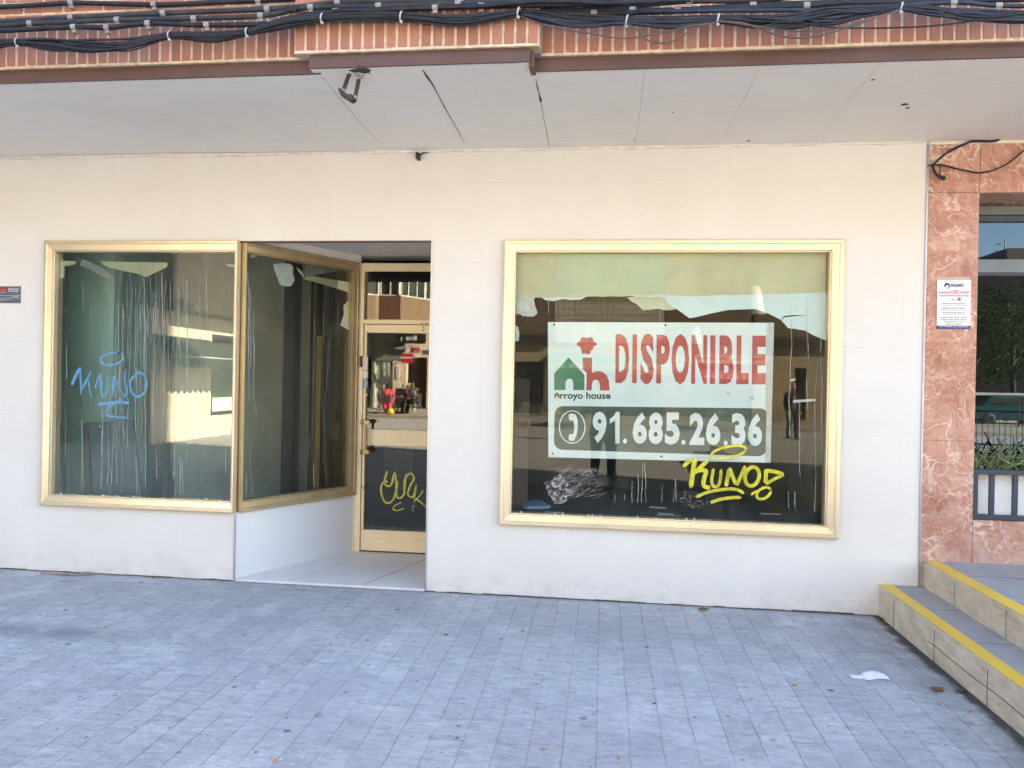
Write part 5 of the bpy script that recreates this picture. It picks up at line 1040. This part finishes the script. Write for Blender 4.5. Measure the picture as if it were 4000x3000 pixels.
# building with glazed bays, mirrored in the door
bb = empty('bay_window_building', (-10, -30, 0), 'brick building with glazed angled bays above cafe shops, mirrored in the door', 'building')
gd = 1.15 - .0
zb0, zs = 4.3, 5.72
plan = [(-17.5, -22.0), (-11.05, -28.2), (-9.95, -28.2), (-5.6, -36.5)]
for i, (p, q) in enumerate(zip(plan, plan[1:])):
    p, q = Vector((*p, 0)), Vector((*q, 0)); d = (q - p); n_ = Vector((d.y, -d.x, 0)).normalized() * -1
    if n_.y < 0 and i != 2: n_ = -n_
    if i == 2: n_ = Vector((-d.y, d.x, 0)).normalized(); n_ = n_ if n_.x > 0 else -n_
    bk = -n_ * .25
    b = MB(); b.prism([p + Vector((0, 0, zb0)), q + Vector((0, 0, zb0)), q + bk + Vector((0, 0, zb0)), p + bk + Vector((0, 0, zb0))], (0, 0, zs - zb0)); b.prism([p + Vector((0, 0, 7.4)), q + Vector((0, 0, 7.4)), q + bk + Vector((0, 0, 7.4)), p + bk + Vector((0, 0, 7.4))], (0, 0, 5))
    b.build('brick_wall', M['obrick'] if i != 1 else mat('dark_brick_face', (.15, .075, .05), .9), bb)
    b = MB(); s = bk * .6; b.prism([p + s + Vector((0, 0, zs)), q + s + Vector((0, 0, zs)), q + s * 1.4 + Vector((0, 0, zs)), p + s * 1.4 + Vector((0, 0, zs))], (0, 0, 7.4 - zs)); b.build('glazing', M['oglass'], bb)
    b = MB(); L = d.length; k = max(1, round(L / .62)); t = d / L
    for j in range(k + 1):
        c = p + d * j / k + bk * .4; w = .075 if j % 3 == 0 else .03; b.prism([c - t * w, c + t * w, c + t * w + bk * .4, c - t * w + bk * .4], (0, 0, 7.4 - zs)) if False else b.obox(c + Vector((0, 0, (zs + 7.4) / 2)), t * w, n_ * .05, (0, 0, (7.4 - zs) / 2 - .06))
    b.obox(p + d / 2 + bk * .4 + Vector((0, 0, zs + .03)), d / 2, n_ * .07, (0, 0, .04)); b.obox(p + d / 2 + bk * .4 + Vector((0, 0, 7.36)), d / 2, n_ * .07, (0, 0, .05)); b.build('window_frame', M['oframe'], bb)
b = MB(); b.prism([(-17.5, -22.2, 4.0), (-11.05, -28.3, 4.0), (-9.95, -28.3, 4.0), (-5.7, -36.5, 4.0), (-18, -37, 4.0)], (0, 0, .28)); b.build('floor_slab', M['ogrey'], bb)
# cafe ground floor
Yc = -30.0
cx = lambda px, py=1450: RF(px, py, Yc, 1.15).x
cz = lambda py, px=1550: RF(px, py, Yc, 1.15).z
fz0, fz1 = cz(1410), 4.0
box_part('fascia', [(-16, cx(1572), Yc - .3, Yc, fz0, fz1)], M['ogrey'], bb); box_part('stone_wall', [(cx(1535), cx(1587), Yc - .3, Yc, G, fz0), (cx(1668), -5.5, Yc - .3, Yc, G, fz1), (cx(1572), cx(1668), Yc - .3, Yc, cz(1395), fz1)], M['cstone'], bb)
box_part('shop_window', [(cx(1445), cx(1505), Yc - .25, Yc - .15, G, fz0)], M['pale'], bb); box_part('door', [(cx(1505), cx(1518), Yc - .5, Yc - .4, G, fz0)], M['odoor'], bb); box_part('shop_window', [(cx(1518), cx(1535), Yc - .26, Yc - .16, G, fz0)], M['pale'], bb); box_part('shop_window', [(-16, cx(1445), Yc - .25, Yc - .15, G, fz0)], M['oglass'], bb)
box_part('shop_window', [(cx(1587), cx(1668), Yc - .55, Yc - .45, G, cz(1395))], M['obeam'], bb)
b = MB()
for px in (1462, 1500, 1518, 1535): b.box(cx(px) - .05, cx(px) + .05, Yc - .15, Yc - .05, G, fz0)
b.box(cx(1548), cx(1560), Yc, Yc + .04, cz(1480), cz(1428)); b.build('window_frame', M['oframe'], bb)
plaza_sign(cx(1533), cx(1582), cz(1377), cz(1344), Yc + .1, mat('navy_sign', (.03, .04, .08), .5), M['oframe'], 'Desayunos', 'cafe_sign', 'navy cafe sign with pale lettering on the grey fascia', .02)
plaza_sign(cx(1568), cx(1680), cz(1345), cz(1310), -28.9, mat('black_sign', (.02, .02, .018), .5), M['oframe'], [(.30, .40, .35, .85), (.42, .46, .35, .7), (.48, .56, .35, .7), (.58, .66, .35, .75), (.80, .84, .3, .7)], 'cafe_sign', 'black overhead sign with blurred white marks above the cafe tables')
plaza_sign(cx(1617), cx(1655), cz(1386), cz(1352), -29.2, M['white'], mat('sign_red', (.65, .06, .05), .5), [(.05, .2, .2, .8), (.24, .38, .2, .8), (.42, .55, .2, .8), (.62, .75, .2, .8), (.8, .95, .2, .8)], 'cafe_sign', 'white overhead sign with blurred red letters beside the black sign')
plaza_sign(cx(1656), cx(1690), cz(1392), cz(1362), -29.2, M['white'], M['dark'], [(.05, .16, .2, .8), (.2, .32, .2, .8), (.36, .48, .2, .8), (.52, .64, .2, .8), (.68, .8, .2, .8)], 'cafe_sign', 'white overhead sign with blurred black letters at the cafe corner')
o = box_part('hanging_sign', [(RF(1568, 1400, -27.5, 1.15).x, RF(1614, 1400, -27.5, 1.15).x, -27.55, -27.5, RF(1590, 1419, -27.5, 1.15).z, RF(1590, 1381, -27.5, 1.15).z)], mat('red_hanging_sign', (.55, .03, .06), .5), None); tag(o, 'square red hanging sign over the cafe terrace', 'sign')
p_ = o.location; box_part('mounting_rod', [(p_.x - .02, p_.x + .02, -29.9, -27.56, p_.z + .8, p_.z + .84)], M['grey'], o); b = MB(); zz_ = RF(1590, 1397, -27.5, 1.15).z; b.box(p_.x - .36, p_.x + .28, -27.5, -27.495, zz_ - .03, zz_ + .03); b.build('lettering', M['white'], o)
# bar counter with tapped dispenser by the cafe door
e = empty('drinks_cart', (cx(1565), -28.4, G), 'dark drinks cart with bottles standing by the cafe wall', 'cart')
x0, x1 = RF(1550, 1560, -28.4, 1.15).x, RF(1628, 1560, -28.4, 1.15).x
box_part('cabinet', [(x0, x1, -28.6, -28.1, G + .08, 1.16)], M['dark'], e); box_part('counter_top', [(x0 - .04, x1 + .04, -28.64, -28.06, 1.16, 1.2)], M['grey'], e)
for i in range(5):
    b = MB(); b.lathe((x0 + .15 + i * (x1 - x0 - .3) / 4, -28.3, 1.2), [(.035, 0), (.038, .14), (.014, .2), (.014, .27), (0, .272)], 8); b.build('bottle', (M['pale'], M['dark'], M['grey'], M['awng'], M['oframe'])[i], e)
# stone wing at the left with canopy, awning and planted window, mirrored in the left window
wg = empty('stone_clad_wing', (-10.4, -14, 0), 'cream stone clad wing with a deep canopy, mirrored in the left window', 'building')
WX = -10.35; wy0, wy1 = -13.3, -16.4
box_part('stone_wall', [(WX - .3, WX, wy0, -10.6, .0, 3.15), (WX - .3, WX, wy1, wy0, .0, .55), (WX - .3, WX, wy1, wy0, 2.72, 3.15), (WX - .3, WX, -18, wy1, 0, 3.15)], M['cstone'], wg)
box_part('side_wall', [(-24, WX - .301, -10.9, -10.6, 0, 3.15)], M['ogrey'], wg); box_part('brick_wall', [(-24, WX, -18, -14.45, 3.4, 10)], M['obrick'], wg); box_part('shade_panel', [(-24, WX + .12, -14.45, -10.6, 3.4, 10)], M['obeam'], wg); box_part('canopy', [(-24, WX + .6, -18, -9.6, 3.16, 3.4)], M['obeam'], wg)  # dark panel over the canopy put in for shade on the wing's upper front
fw = box_part('window_frame', [(WX - .2, WX - .02, wy1, wy0, .55, .65), (WX - .2, WX - .02, wy1, wy0, 2.62, 2.72), (WX - .2, WX - .02, wy0 - .1, wy0, .65, 2.62), (WX - .2, WX - .02, wy1, wy1 + .1, .65, 2.62), (WX - .2, WX - .03, wy1, wy0, 1.95, 2.0)], M['dark'], wg)
box_part('glass_pane', [(WX - .24, WX - .21, wy1, wy0, .55, 2.72)], M['oglass'], fw)
o = box_part('planter_box', [(WX - .16, WX - .02, -15.2, wy0 - .12, .66, 1.02)], M['planter'], None); tag(o, 'white planter in the window of the stone wing across the plaza', 'planter'); random.seed(3); g = MB()
for k in range(70):
    by_, L, a = random.uniform(-15.15, wy0 - .15), random.uniform(.2, .5), random.uniform(-1, 1)
    g.ribbon([Vector((WX - .09 + .05 * t * random.random(), by_ + a * L * t, 1.0 + L * (t - .7 * t * t))) for t in (0, .4, .8, 1)], [.02, .022, .015, .002], (1, 0, 0))
o = g.build('grass_plant', bpy.data.materials['grass_blade']); tag(o, 'leafy green plant in the planter of the stone wing', 'plant')
awning(-9.7, -13.1, 2.55, 2.05, WX, 1.0, M['awnd'], [M['awnd'], M['awnd']], 'shop_awning', 'dark awning with scalloped edge on the stone wing', .28, .08, 'x', n=13)
# street lamps
def lamp(x, y, H, lab):
    e = empty('street_lamp', (x, y, 0), lab, 'street lamp', 'lamps standing on the plaza')
    b = MB(); b.lathe((x, y, 0), [(.11, 0), (.11, .25), (.06, .3), (.05, H - .85), (.09, H - .78)], 12); b.build('post', M['dark'], e)
    b = MB(); b.lathe((x, y, H - .78), [(.30, .0), (.30, .02), (.17, .66), (.12, .72), (0, .73)], 20); b.build('lamp_shade', mat('frosted_white_shade', (.72, .74, .70), .25), e)
q = RF(2945, 1110, -14); lamp(q.x, -14, q.z, 'black street lamp with a white cone shade, nearer and further right')
q = RF(2715, 1272, -27); lamp(q.x, -27, q.z, 'smaller looking street lamp with a white cone shade, left of the near one')
# cafe chairs and tables
M['alu'] = mat('bare_aluminium_tube', (.60, .60, .58), .25, .9); M['slat'] = mat('dark_woven_seat', (.035, .033, .03), .7)
def chair_proto():
    e = empty('cafe_chair', (0, 0, 0), 'cafe chair', 'chair', 'aluminium cafe chairs on the plaza')
    b = MB()
    for s in (-1, 1):
        b.tube(smooth([(s * .27, .30, .0), (s * .27, .22, .40), (s * .28, .20, .63), (s * .275, .12, .67), (s * .27, -.12, .68), (s * .21, -.25, .74)], 4), .0125, 8)
        b.tube(smooth([(s * .24, -.34, .0), (s * .23, -.22, .42), (s * .20, -.27, .80)], 4), .0125, 8)
    b.tube(smooth([(-.20, -.27, .80), (-.15, -.30, .86), (.15, -.30, .86), (.20, -.27, .80)], 4), .0125, 8); b.tube([(-.26, .20, .41), (.26, .20, .41)], .011, 6); b.tube([(-.23, -.22, .41), (.23, -.22, .41)], .011, 6); b.build('chair_frame', M['alu'], e)
    b = MB()
    for i in range(7): b.box(-.22, .22, -.20 + i * .06, -.155 + i * .06, .425, .437)
    b.build('seat', M['slat'], e); b = MB()
    for i in range(5): z = .52 + i * .065; b.box(-.20, .20, -.285 - i * .008, -.270 - i * .008, z, z + .05)
    b.build('backrest', M['slat'], e); return e
chp = chair_proto(); used = False
def chair(x, y, rot, lab):
    global used
    o = chp if not used else copy_tree(chp); used = True; o.location = (x, y, .13 if y < -22.6 else 0); o.rotation_euler = (0, 0, rot); o['label'] = lab; return o
def table_proto():
    e = empty('cafe_table', (0, 0, 0), 'cafe table', 'table', 'round cafe tables on the plaza')
    b = MB(); b.lathe((0, 0, .70), [(.34, 0), (.36, .008), (.36, .02), (.34, .028)], 24); b.build('tabletop', M['grey'], e); b = MB(); b.lathe((0, 0, .03), [(.03, 0), (.025, .67)], 10); b.build('pedestal', M['alu'], e)
    b = MB()
    for k in range(4): a = k * PI / 2 + .4; b.tube([(0, 0, .06), (.28 * math.cos(a), .28 * math.sin(a), .015)], .016, 6)
    b.build('foot', M['alu'], e); return e
tp = table_proto(); tused = False
def table(x, y, lab):
    global tused
    o = tp if not tused else copy_tree(tp); tused = True; o.location = (x, y, .13 if y < -22.6 else 0); o['label'] = lab
TX, TY = RF(1553, 1620, -24.4, 1.15).x, -24.4
table(TX, TY, 'round cafe table with the four seated people around it')
chair(TX - .55, TY + .10, -PI / 2 - .5, 'cafe chair under the grey haired man in black at the people table'); chair(TX - .25, TY + .72, PI - .15, 'cafe chair under the person in the long pink coat'); chair(TX + .42, TY - .50, .55, 'cafe chair under the person in black with a pink bag'); chair(TX + .78, TY + .35, PI / 2 + .35, 'cafe chair under the brown haired person seen from behind')
q = [(RF(2060, 1600, -21), 'left')]
k = 0
for px, Y, rot, lab in ((2030, -20.6, 2.2, 'empty cafe chair at the extreme left of the row mirrored in the sign window'), (2078, -20.9, -.8, 'empty cafe chair turned away, second of the row mirrored in the sign window'), (2120, -22.0, 2.8, 'empty cafe chair standing on its own before the dark doors'), (2200, -21.5, .5, 'empty cafe chair left of the first empty table'), (2262, -22.2, -2.4, 'empty cafe chair right of the first empty table'), (2300, -21.2, 2.9, 'empty cafe chair just left of the photographer reflection'), (2710, -21.6, .4, 'empty cafe chair left of the second empty table'), (2800, -22.0, -.6, 'empty cafe chair behind the second empty table'), (2850, -21.0, 2.6, 'empty cafe chair in front of the second empty table'), (2905, -21.8, -1.4, 'empty cafe chair nearest the bald man')):
    chair(RF(px, 1600, Y).x, Y, rot, lab)
table(RF(2232, 1600, -21.9).x, -21.9, 'empty round cafe table left of the photographer reflection'); table(RF(2790, 1600, -21.4).x, -21.4, 'empty round cafe table right of the photographer reflection')
b = MB(); bx, by_ = TX - .05, TY + .95; b.lathe((bx, by_, .13), [(.10, 0), (.17, .05), (.16, .16), (.10, .24), (.05, .26), (0, .262)], 9); b.tube(smooth([(bx - .05, by_, .38), (bx, by_, .50), (bx + .06, by_, .38)], 4), .01, 5); o = b.build('shopping_bag', mat('yellow_plastic_bag', (.75, .55, .05), .5)); tag(o, 'yellow plastic bag on the ground by the cafe table', 'bag')

# ------------------------------------------------------------------ people
def remesh(o, vox=.012, it=3):
    r = o.modifiers.new('union', 'REMESH'); r.mode = 'VOXEL'; r.voxel_size = vox; r.use_smooth_shade = True
    s = o.modifiers.new('soft', 'SMOOTH'); s.iterations = it; s.factor = .5
def ball(b, c, r, n=12):
    c = Vector(c); r = Vector(r) if isinstance(r, (tuple, list)) else Vector((r, r, r)); vs, fs = [], []
    for i in range(n + 1):
        t = PI * i / n
        for k in range(n): a = 2 * PI * k / n; vs.append(c + Vector((r.x * math.sin(t) * math.cos(a), r.y * math.sin(t) * math.sin(a), r.z * math.cos(t))))
    for i in range(n):
        for k in range(n): fs.append((i * n + k, (i + 1) * n + k, (i + 1) * n + (k + 1) % n, i * n + (k + 1) % n))
    b.add(vs, fs, 0, True)
def limb(b, pts, rs, sx=1):
    P = [Vector(p) for p in pts]
    for p, q, r0, r1 in zip(P, P[1:], rs, rs[1:]):
        k = 5; b.tube([p + (q - p) * i / k for i in range(k + 1)], [r0 + (r1 - r0) * i / k for i in range(k + 1)], 12)
    for p, r in zip(P, rs): ball(b, p, r, 8)
def person(loc, yaw, J, lab, cols, hair='short', extra=None, vox=.013, coat_len=0, skirt=False):
    """J: joint positions in the person's own frame (faces +Y, ground z=0)"""
    e = bpy.data.objects.new('person', None); COL.objects.link(e); tag(e, lab, 'person', None); e.empty_display_size = .1
    hd, nk, ch_, pv = Vector(J['head']), Vector(J['neck']), Vector(J['chest']), Vector(J['pelvis']); f = Vector(J.get('face', (0, 1, 0))).normalized(); sd = f.cross(Vector((0, 0, 1))).normalized(); up = sd.cross(f).normalized()
    b = MB()
    limb(b, [pv, (pv + ch_) / 2, ch_, nk], [.135, .125, .13, .058]); limb(b, [nk, hd - up * .06], [.056, .058])
    H = lambda x, y_, z: hd + sd * x + f * y_ + up * z
    ball(b, H(0, -.012, .03), (.078, .095, .098) if abs(f.y) > .7 else (.092, .082, .098)); ball(b, H(0, .022, -.045), (.058, .062, .06)); ball(b, H(0, .07, -.085), .024, 8); limb(b, [H(0, .085, .01), H(0, .108, -.028)], [.011, .017]); ball(b, H(-.08, -.01, -.01), (.014, .022, .032), 8); ball(b, H(.08, -.01, -.01), (.014, .022, .032), 8); limb(b, [H(-.022, .082, -.062), H(.022, .082, -.062)], [.009, .009]); limb(b, [H(-.045, .078, .035), H(.045, .078, .035)], [.014, .014])
    for s in ('L', 'R'):
        sh, el, wr, ha = (Vector(J[k + s]) for k in ('sh', 'el', 'wr', 'ha')); limb(b, [sh, el, wr], [.055, .042, .028])
        d = (ha - wr); L = d.length; d.normalize(); pn = Vector(J.get('pn' + s, (0, 0, 1))).normalized(); w = d.cross(pn).normalized(); pn = w.cross(d).normalized()
        for t in (-.03, -.01, .01, .03): limb(b, [wr + w * t * .5, wr + d * .085 + w * t], [.016, .013])
        cl = J.get('curl', .8)
        for t, fl_ in ((-.032, .9), (-.011, 1.05), (.011, 1.0), (.032, .78)):
            p0 = wr + d * .088 + w * t; a1 = p0 + (d * math.cos(cl * .5) - pn * math.sin(cl * .5)) * .034 * fl_; a2 = a1 + (d * math.cos(cl * 1.2) - pn * math.sin(cl * 1.2)) * .025 * fl_; a3 = a2 + (d * math.cos(cl * 1.8) - pn * math.sin(cl * 1.8)) * .02 * fl_
            limb(b, [p0, a1, a2, a3], [.0095, .009, .008, .0065])
        ts = 1 if s == 'L' else -1; ts = J.get('th' + s, ts)
        limb(b, [wr + d * .03 + w * .03 * ts, wr + d * .065 + w * .055 * ts - pn * .012, wr + d * .092 + w * .062 * ts - pn * .025], [.014, .011, .008])
        hp, kn, an, to = (Vector(J[k + s]) for k in ('hp', 'kn', 'an', 'to')); limb(b, [hp, kn, an], [.082, .058, .04]); limb(b, [an, to], [.04, .032])
    o = b.build('body', mat('skin', cols.get('skin', (.50, .30, .21)), .55, var=.06), e); remesh(o, vox)
    b = MB(); c2 = (pv + ch_) / 2; tw = .020
    for x in (-1, 1): limb(b, [pv + Vector((x * .055, 0, -.02)), c2 + Vector((x * .06, 0, 0)), ch_ + Vector((x * .075, 0, .0)), nk + Vector((x * .03, 0, -.03))], [.125 + tw, .112 + tw, .115 + tw, .075])
    for s in ('L', 'R'):
        sh, el, wr = (Vector(J[k + s]) for k in ('sh', 'el', 'wr')); limb(b, [ch_ + (sh - ch_) * .5, sh, el, wr], [.085, .075, .06, .044])
        if coat_len:
            hp, kn = Vector(J['hp' + s]), Vector(J['kn' + s]); limb(b, [hp, hp + (kn - hp) * coat_len], [.125, .115]); limb(b, [hp + Vector((0, -.08, 0)), hp + Vector((0, -.13, -.30 * coat_len))], [.10, .09])
    ball(b, nk + Vector((0, 0, -.01)), (.078, .078, .05), 10)
    o = b.build('coat', mat('coat_cloth', cols['coat'], .85, var=.15, vs=12), e); remesh(o, .016, 4)
    b = MB()
    for s in ('L', 'R'):
        hp, kn, an = (Vector(J[k + s]) for k in ('hp', 'kn', 'an')); limb(b, [pv + (hp - pv) * .4, hp, kn, an + (kn - an) * .08], [.13, .108, .078, .062])
    o = b.build('trousers', mat('trouser_cloth', cols['legs'], .85, var=.15, vs=12), e); remesh(o, .016, 4)
    for s in ('L', 'R'):
        an, to = Vector(J['an' + s]), Vector(J['to' + s]); b = MB(); limb(b, [an + Vector((0, 0, .01)), an + (to - an) * .5 + Vector((0, 0, -.02)), to], [.052, .048, .042]); limb(b, [an + Vector((0, 0, -.03)) - (to - an) * .15, an + Vector((0, 0, -.035))], [.042, .044]); o = b.build('shoe', mat('shoe_leather', cols.get('shoe', (.03, .028, .026)), .5), e); remesh(o, .012, 2)
    if hair != 'bald':
        b = MB(); ball(b, H(0, -.028, .045), (.09, .098, .10)); ball(b, H(0, -.06, -.01), (.082, .06, .085))
        if hair == 'bob': ball(b, H(0, -.045, -.03), (.098, .085, .10)); ball(b, H(0, -.02, .06), (.098, .10, .095))
        o = b.build('hair', mat('hair_strands', cols['hair'], .7, var=.3, vs=60), e); remesh(o, .011, 2)
    for x in (-.032, .032):
        b = MB(); ball(b, H(x, .083, .008), .0105, 8); b.build('eye', M['dark'] if not cols.get('glasses') else M['dark'], e)
    if cols.get('glasses'):
        b = MB()
        for x in (-.034, .034): b.tube([H(x + .028 * math.cos(a), .104, .006 + .02 * math.sin(a)) for a in [2 * PI * i / 14 for i in range(14)]], .0035, 5, closed=True)
        b.tube([H(-.008, .105, .01), H(.008, .105, .01)], .003, 5)
        for x in (-1, 1): b.tube([H(x * .062, .1, .01), H(x * .083, .0, .012)], .0028, 5)
        b.build('spectacles', M['dark'], e)
    if extra: extra(e)
    e.location = loc; e.rotation_euler = (0, 0, yaw); return e
def sit(**kw):
    J = dict(head=(0, .06, 1.20), neck=(0, .02, 1.06), chest=(0, -.03, .88), pelvis=(0, -.10, .56), shL=(-.19, -.02, 1.0), shR=(.19, -.02, 1.0), elL=(-.25, .12, .76), elR=(.25, .12, .76), wrL=(-.14, .34, .76), wrR=(.14, .34, .76), haL=(-.10, .43, .77), haR=(.10, .43, .77),
             hpL=(-.10, -.06, .55), hpR=(.10, -.06, .55), knL=(-.12, .36, .52), knR=(.12, .36, .52), anL=(-.12, .34, .09), anR=(.13, .40, .09), toL=(-.13, .50, .04), toR=(.14, .56, .04))
    J.update(kw); return J
STAND = dict(head=(0, .02, 1.60), neck=(0, 0, 1.44), chest=(0, -.01, 1.24), pelvis=(0, 0, .93), shL=(-.20, -.01, 1.38), shR=(.20, -.01, 1.38), elL=(-.235, -.04, 1.08), elR=(.235, -.04, 1.08), wrL=(-.22, .08, .86), wrR=(.22, .08, .86), haL=(-.21, .13, .78), haR=(.21, .13, .78),
             hpL=(-.10, 0, .90), hpR=(.10, 0, .90), knL=(-.12, .03, .49), knR=(.12, .03, .49), anL=(-.13, -.02, .085), anR=(.14, -.02, .085), toL=(-.15, .15, .04), toR=(.17, .15, .04))
zp = .13
person((TX - .53, TY + .10, zp), -PI / 2 - .45, sit(face=(.25, 1, -.1)), 'grey haired person in black jacket and glasses sitting left of the cafe table', dict(coat=(.02, .02, .02), legs=(.02, .02, .025), hair=(.42, .38, .33), glasses=1))
person((TX - .25, TY + .70, zp), PI - .15, sit(face=(-.2, 1, -.1)), 'person with a dark bob in a long pink coat at the cafe table', dict(coat=(.62, .05, .11), legs=(.02, .02, .025), hair=(.02, .012, .01)), hair='bob', coat_len=.95)
def pinkbag(e):
    b = MB(); ball(b, (.05, .20, .66), (.20, .10, .10)); o = b.build('scarf', mat('magenta_scarf', (.60, .06, .28), .85), e); b = MB(); b.tube(smooth([(-.12, .13, 1.0), (.0, .16, .86), (.18, .14, .72)], 4), .03, 8); b.build('strap', mat('magenta_strap', (.60, .06, .28), .85), e)
person((TX + .42, TY - .48, zp), .55, sit(elR=(.24, .14, .84), wrR=(.12, .30, 1.02), haR=(.06, .34, 1.08), face=(-.35, 1, 0)), 'white haired person in dark glasses and magenta scarf, one hand raised', dict(coat=(.025, .022, .022), legs=(.025, .025, .028), hair=(.62, .58, .52), glasses=1), extra=pinkbag)
person((TX + .76, TY + .35, zp), PI / 2 + .35, sit(face=(.1, 1, 0)), 'brown haired person in dark green jacket sitting right of the cafe table', dict(coat=(.045, .05, .03), legs=(.03, .03, .03), hair=(.16, .075, .035)), hair='bob')
mp = RF(3095, 1650, -18.8)
person((mp.x, -18.8, 0), -.3, STAND, 'bald person in a dark jacket standing on the plaza, mirrored right of the sign', dict(coat=(.02, .024, .035), legs=(.03, .033, .04), hair=(.1, .08, .06)), hair='bald')
PH = dict(STAND); PH.update(head=(0, .03, 1.585), neck=(0, 0, 1.43), elL=(-.25, .14, 1.20), elR=(.25, .14, 1.20), wrL=(-.125, .31, 1.52), wrR=(.125, .31, 1.52), haL=(-.09, .36, 1.57), haR=(.09, .36, 1.57), pnL=(-1, -.3, 0), pnR=(1, -.3, 0), thL=1, thR=-1, curl=.7)
person((0.02, -6.03, 0), .0, PH, 'person taking the photograph, dark jacket and trousers, mirrored in the middle of the sign window', dict(coat=(.018, .018, .02), legs=(.018, .02, .028), hair=(.05, .035, .025)), coat_len=.35)
o = box_part('mobile_phone', [(-.075, .075, -5.652, -5.643, EYE - .038, EYE + .038)], M['dark'], None, bevel=.006); tag(o, 'black mobile phone held up in front of the photographer face', 'phone')

# ------------------------------------------------------------------ right hand side of the plaza: trees, wall, railings, a parked car
def tree(x, y, H, seed, lab):
    random.seed(seed); e = empty('street_tree', (x, y, 0), lab, 'tree', 'trees beyond the plaza')
    b = MB(); b.tube(smooth([(x, y, 0), (x + .08, y, H * .2), (x - .05, y + .1, H * .42), (x + .1, y, H * .7)], 4), [.17 - .008 * i for i in range(13)], 8)
    for k in range(7):
        a = k * .9 + random.random(); z = H * random.uniform(.32, .55); b.tube(smooth([(x, y, z), (x + math.cos(a) * H * .10, y + math.sin(a) * H * .10, z + H * .13), (x + math.cos(a) * H * .2, y + math.sin(a) * H * .2, z + H * .2)], 3), [.06, .055, .05, .04, .03, .02, .012], 6)
    b.build('trunk', mat('tree_bark', (.09, .07, .05), .9), e)
    c = MB()
    for k in range(50):
        a, r, z = random.uniform(0, 6.3), H * .36 * math.sqrt(random.random()), H * random.uniform(.34, 1.0); sc = 1 - abs(z / H - .66) * 1.3
        q = Vector((x + math.cos(a) * r * sc * 1.2, y + math.sin(a) * r * sc * 1.2, z)); rr = random.uniform(.35, .75)
        for j in range(70):
            d = Vector((random.gauss(0, 1), random.gauss(0, 1), random.gauss(0, .8))).normalized() * rr * random.random() ** .4; p = q + d; u = Vector((random.gauss(0, 1), random.gauss(0, 1), random.gauss(0, 1))).normalized(); v = u.orthogonal().normalized(); s = random.uniform(.05, .10)
            c.add([p - u * s, p + v * s * .5, p + u * s, p - v * s * .5], [(0, 1, 2, 3)], random.choice((0, 0, 1)))
    c.build('crown', [mat('leaf_green', (.05, .085, .03), .6, var=.3, vs=2), mat('leaf_light_green', (.09, .13, .04), .6)], e)
tree(17.2, -33.5, 5.9, 1, 'leafy street tree, nearest to the sky gap mirrored in the marble window'); tree(20.5, -34.5, 7.0, 2, 'taller leafy street tree right of the gap, mirrored in the marble window'); tree(14.6, -26, 5.6, 4, 'leafy street tree nearer the plaza at the right')
o = box_part('low_wall', [(13, 34, -33, -32.7, 0, 1.55)], mat('whitewashed_wall', (.62, .62, .56), .9, var=.25, vs=2), None); tag(o, 'long whitewashed low wall behind the parked car', 'wall')
o = box_part('shaded_block', [(15.5, 40, -52, -40, 0, 8.5)], mat('shade_dark_facade', (.014, .012, .012), .9), None); tag(o, 'brick block with shade in its dark colour, closing the view behind the trees', 'building'); box_part('stair_tower', [(23.0, 31, -51, -40.3, 8.501, 9.9)], M['obeam'], o)  # facade coloured near black, its shade is put into the colour
b = MB(); ax_ = RF(3925, 935, -44, .42); b.tube([(ax_.x, -44, 8.501), (ax_.x, -44, ax_.z)], .04, 6); b.tube([(ax_.x - .5, -44, ax_.z - .3), (ax_.x + .1, -44, ax_.z - .3)], .03, 6); b.tube([(ax_.x - .6, -44, ax_.z - .75), (ax_.x + .1, -44, ax_.z - .75)], .03, 6); b.build('roof_aerial', M['grey'], o)
e = empty('parked_car', (18.6, -31, 0), 'dark teal hatchback parked in front of the whitewashed wall', 'car')
cs = [(-1.95, .30), (-1.98, .62), (-1.85, .88), (-1.55, .95), (-1.05, 1.42), (.45, 1.45), (1.05, .98), (1.80, .86), (1.98, .62), (1.95, .30)]
b = MB(); b.prism([(18.6 + a, -31.8, z) for a, z in cs], (0, 1.6, 0)); b.build('body', mat('teal_car_paint', (.02, .10, .11), .25, .3), e, bevel=.07)
b = MB(); b.prism([(18.6 + a, -31.81, z) for a, z in ((-1.25, .98), (-.95, 1.34), (.38, 1.37), (.82, 1.0))], (0, 1.62, 0)); b.build('window', M['oglass'], e, bevel=.01)
for dx in (-1.2, 1.2):
    for yy in (-31.82, -30.36): o = MB().lathe((18.6 + dx, yy, .31), [(.31, 0), (.31, .18), (.2, .185)], 18, axis='y').build('wheel', M['dark'], e); MB().lathe((18.6 + dx, yy - .192 if yy > -31 else yy + .0, .31), [(.19, 0), (.19, .01), (0, .012)], 12, axis='y').build('rim', M['grey'], o)
def fence(x0, y0, x1, y1, z0, z1_, H, lab):
    e = empty('railing', (x0, y0, 0), lab, 'railing', 'railings of the plaza ramps'); a, c = Vector((x0, y0, z0)), Vector((x1, y1, z1_)); n = int((c - a).length / .14); b = MB()
    for i in range(n + 1): p = a + (c - a) * i / n; b.tube([p, p + Vector((0, 0, H))], .032 if i % 12 == 0 else .009, 6 if i % 12 == 0 else 4)
    for h in (H, .12): b.tube([a + Vector((0, 0, h)), c + Vector((0, 0, h))], .024, 6)
    b.build('bars', M['obeam'], e)
fence(12.5, -28.5, 26, -27.0, .0, .0, 1.1, 'dark ramp railing in front of the parked car, mirrored in the marble window'); fence(8.5, -16.5, 24, -14.0, .0, .0, 1.05, 'nearer dark railing along the plaza edge, mirrored in the marble window')
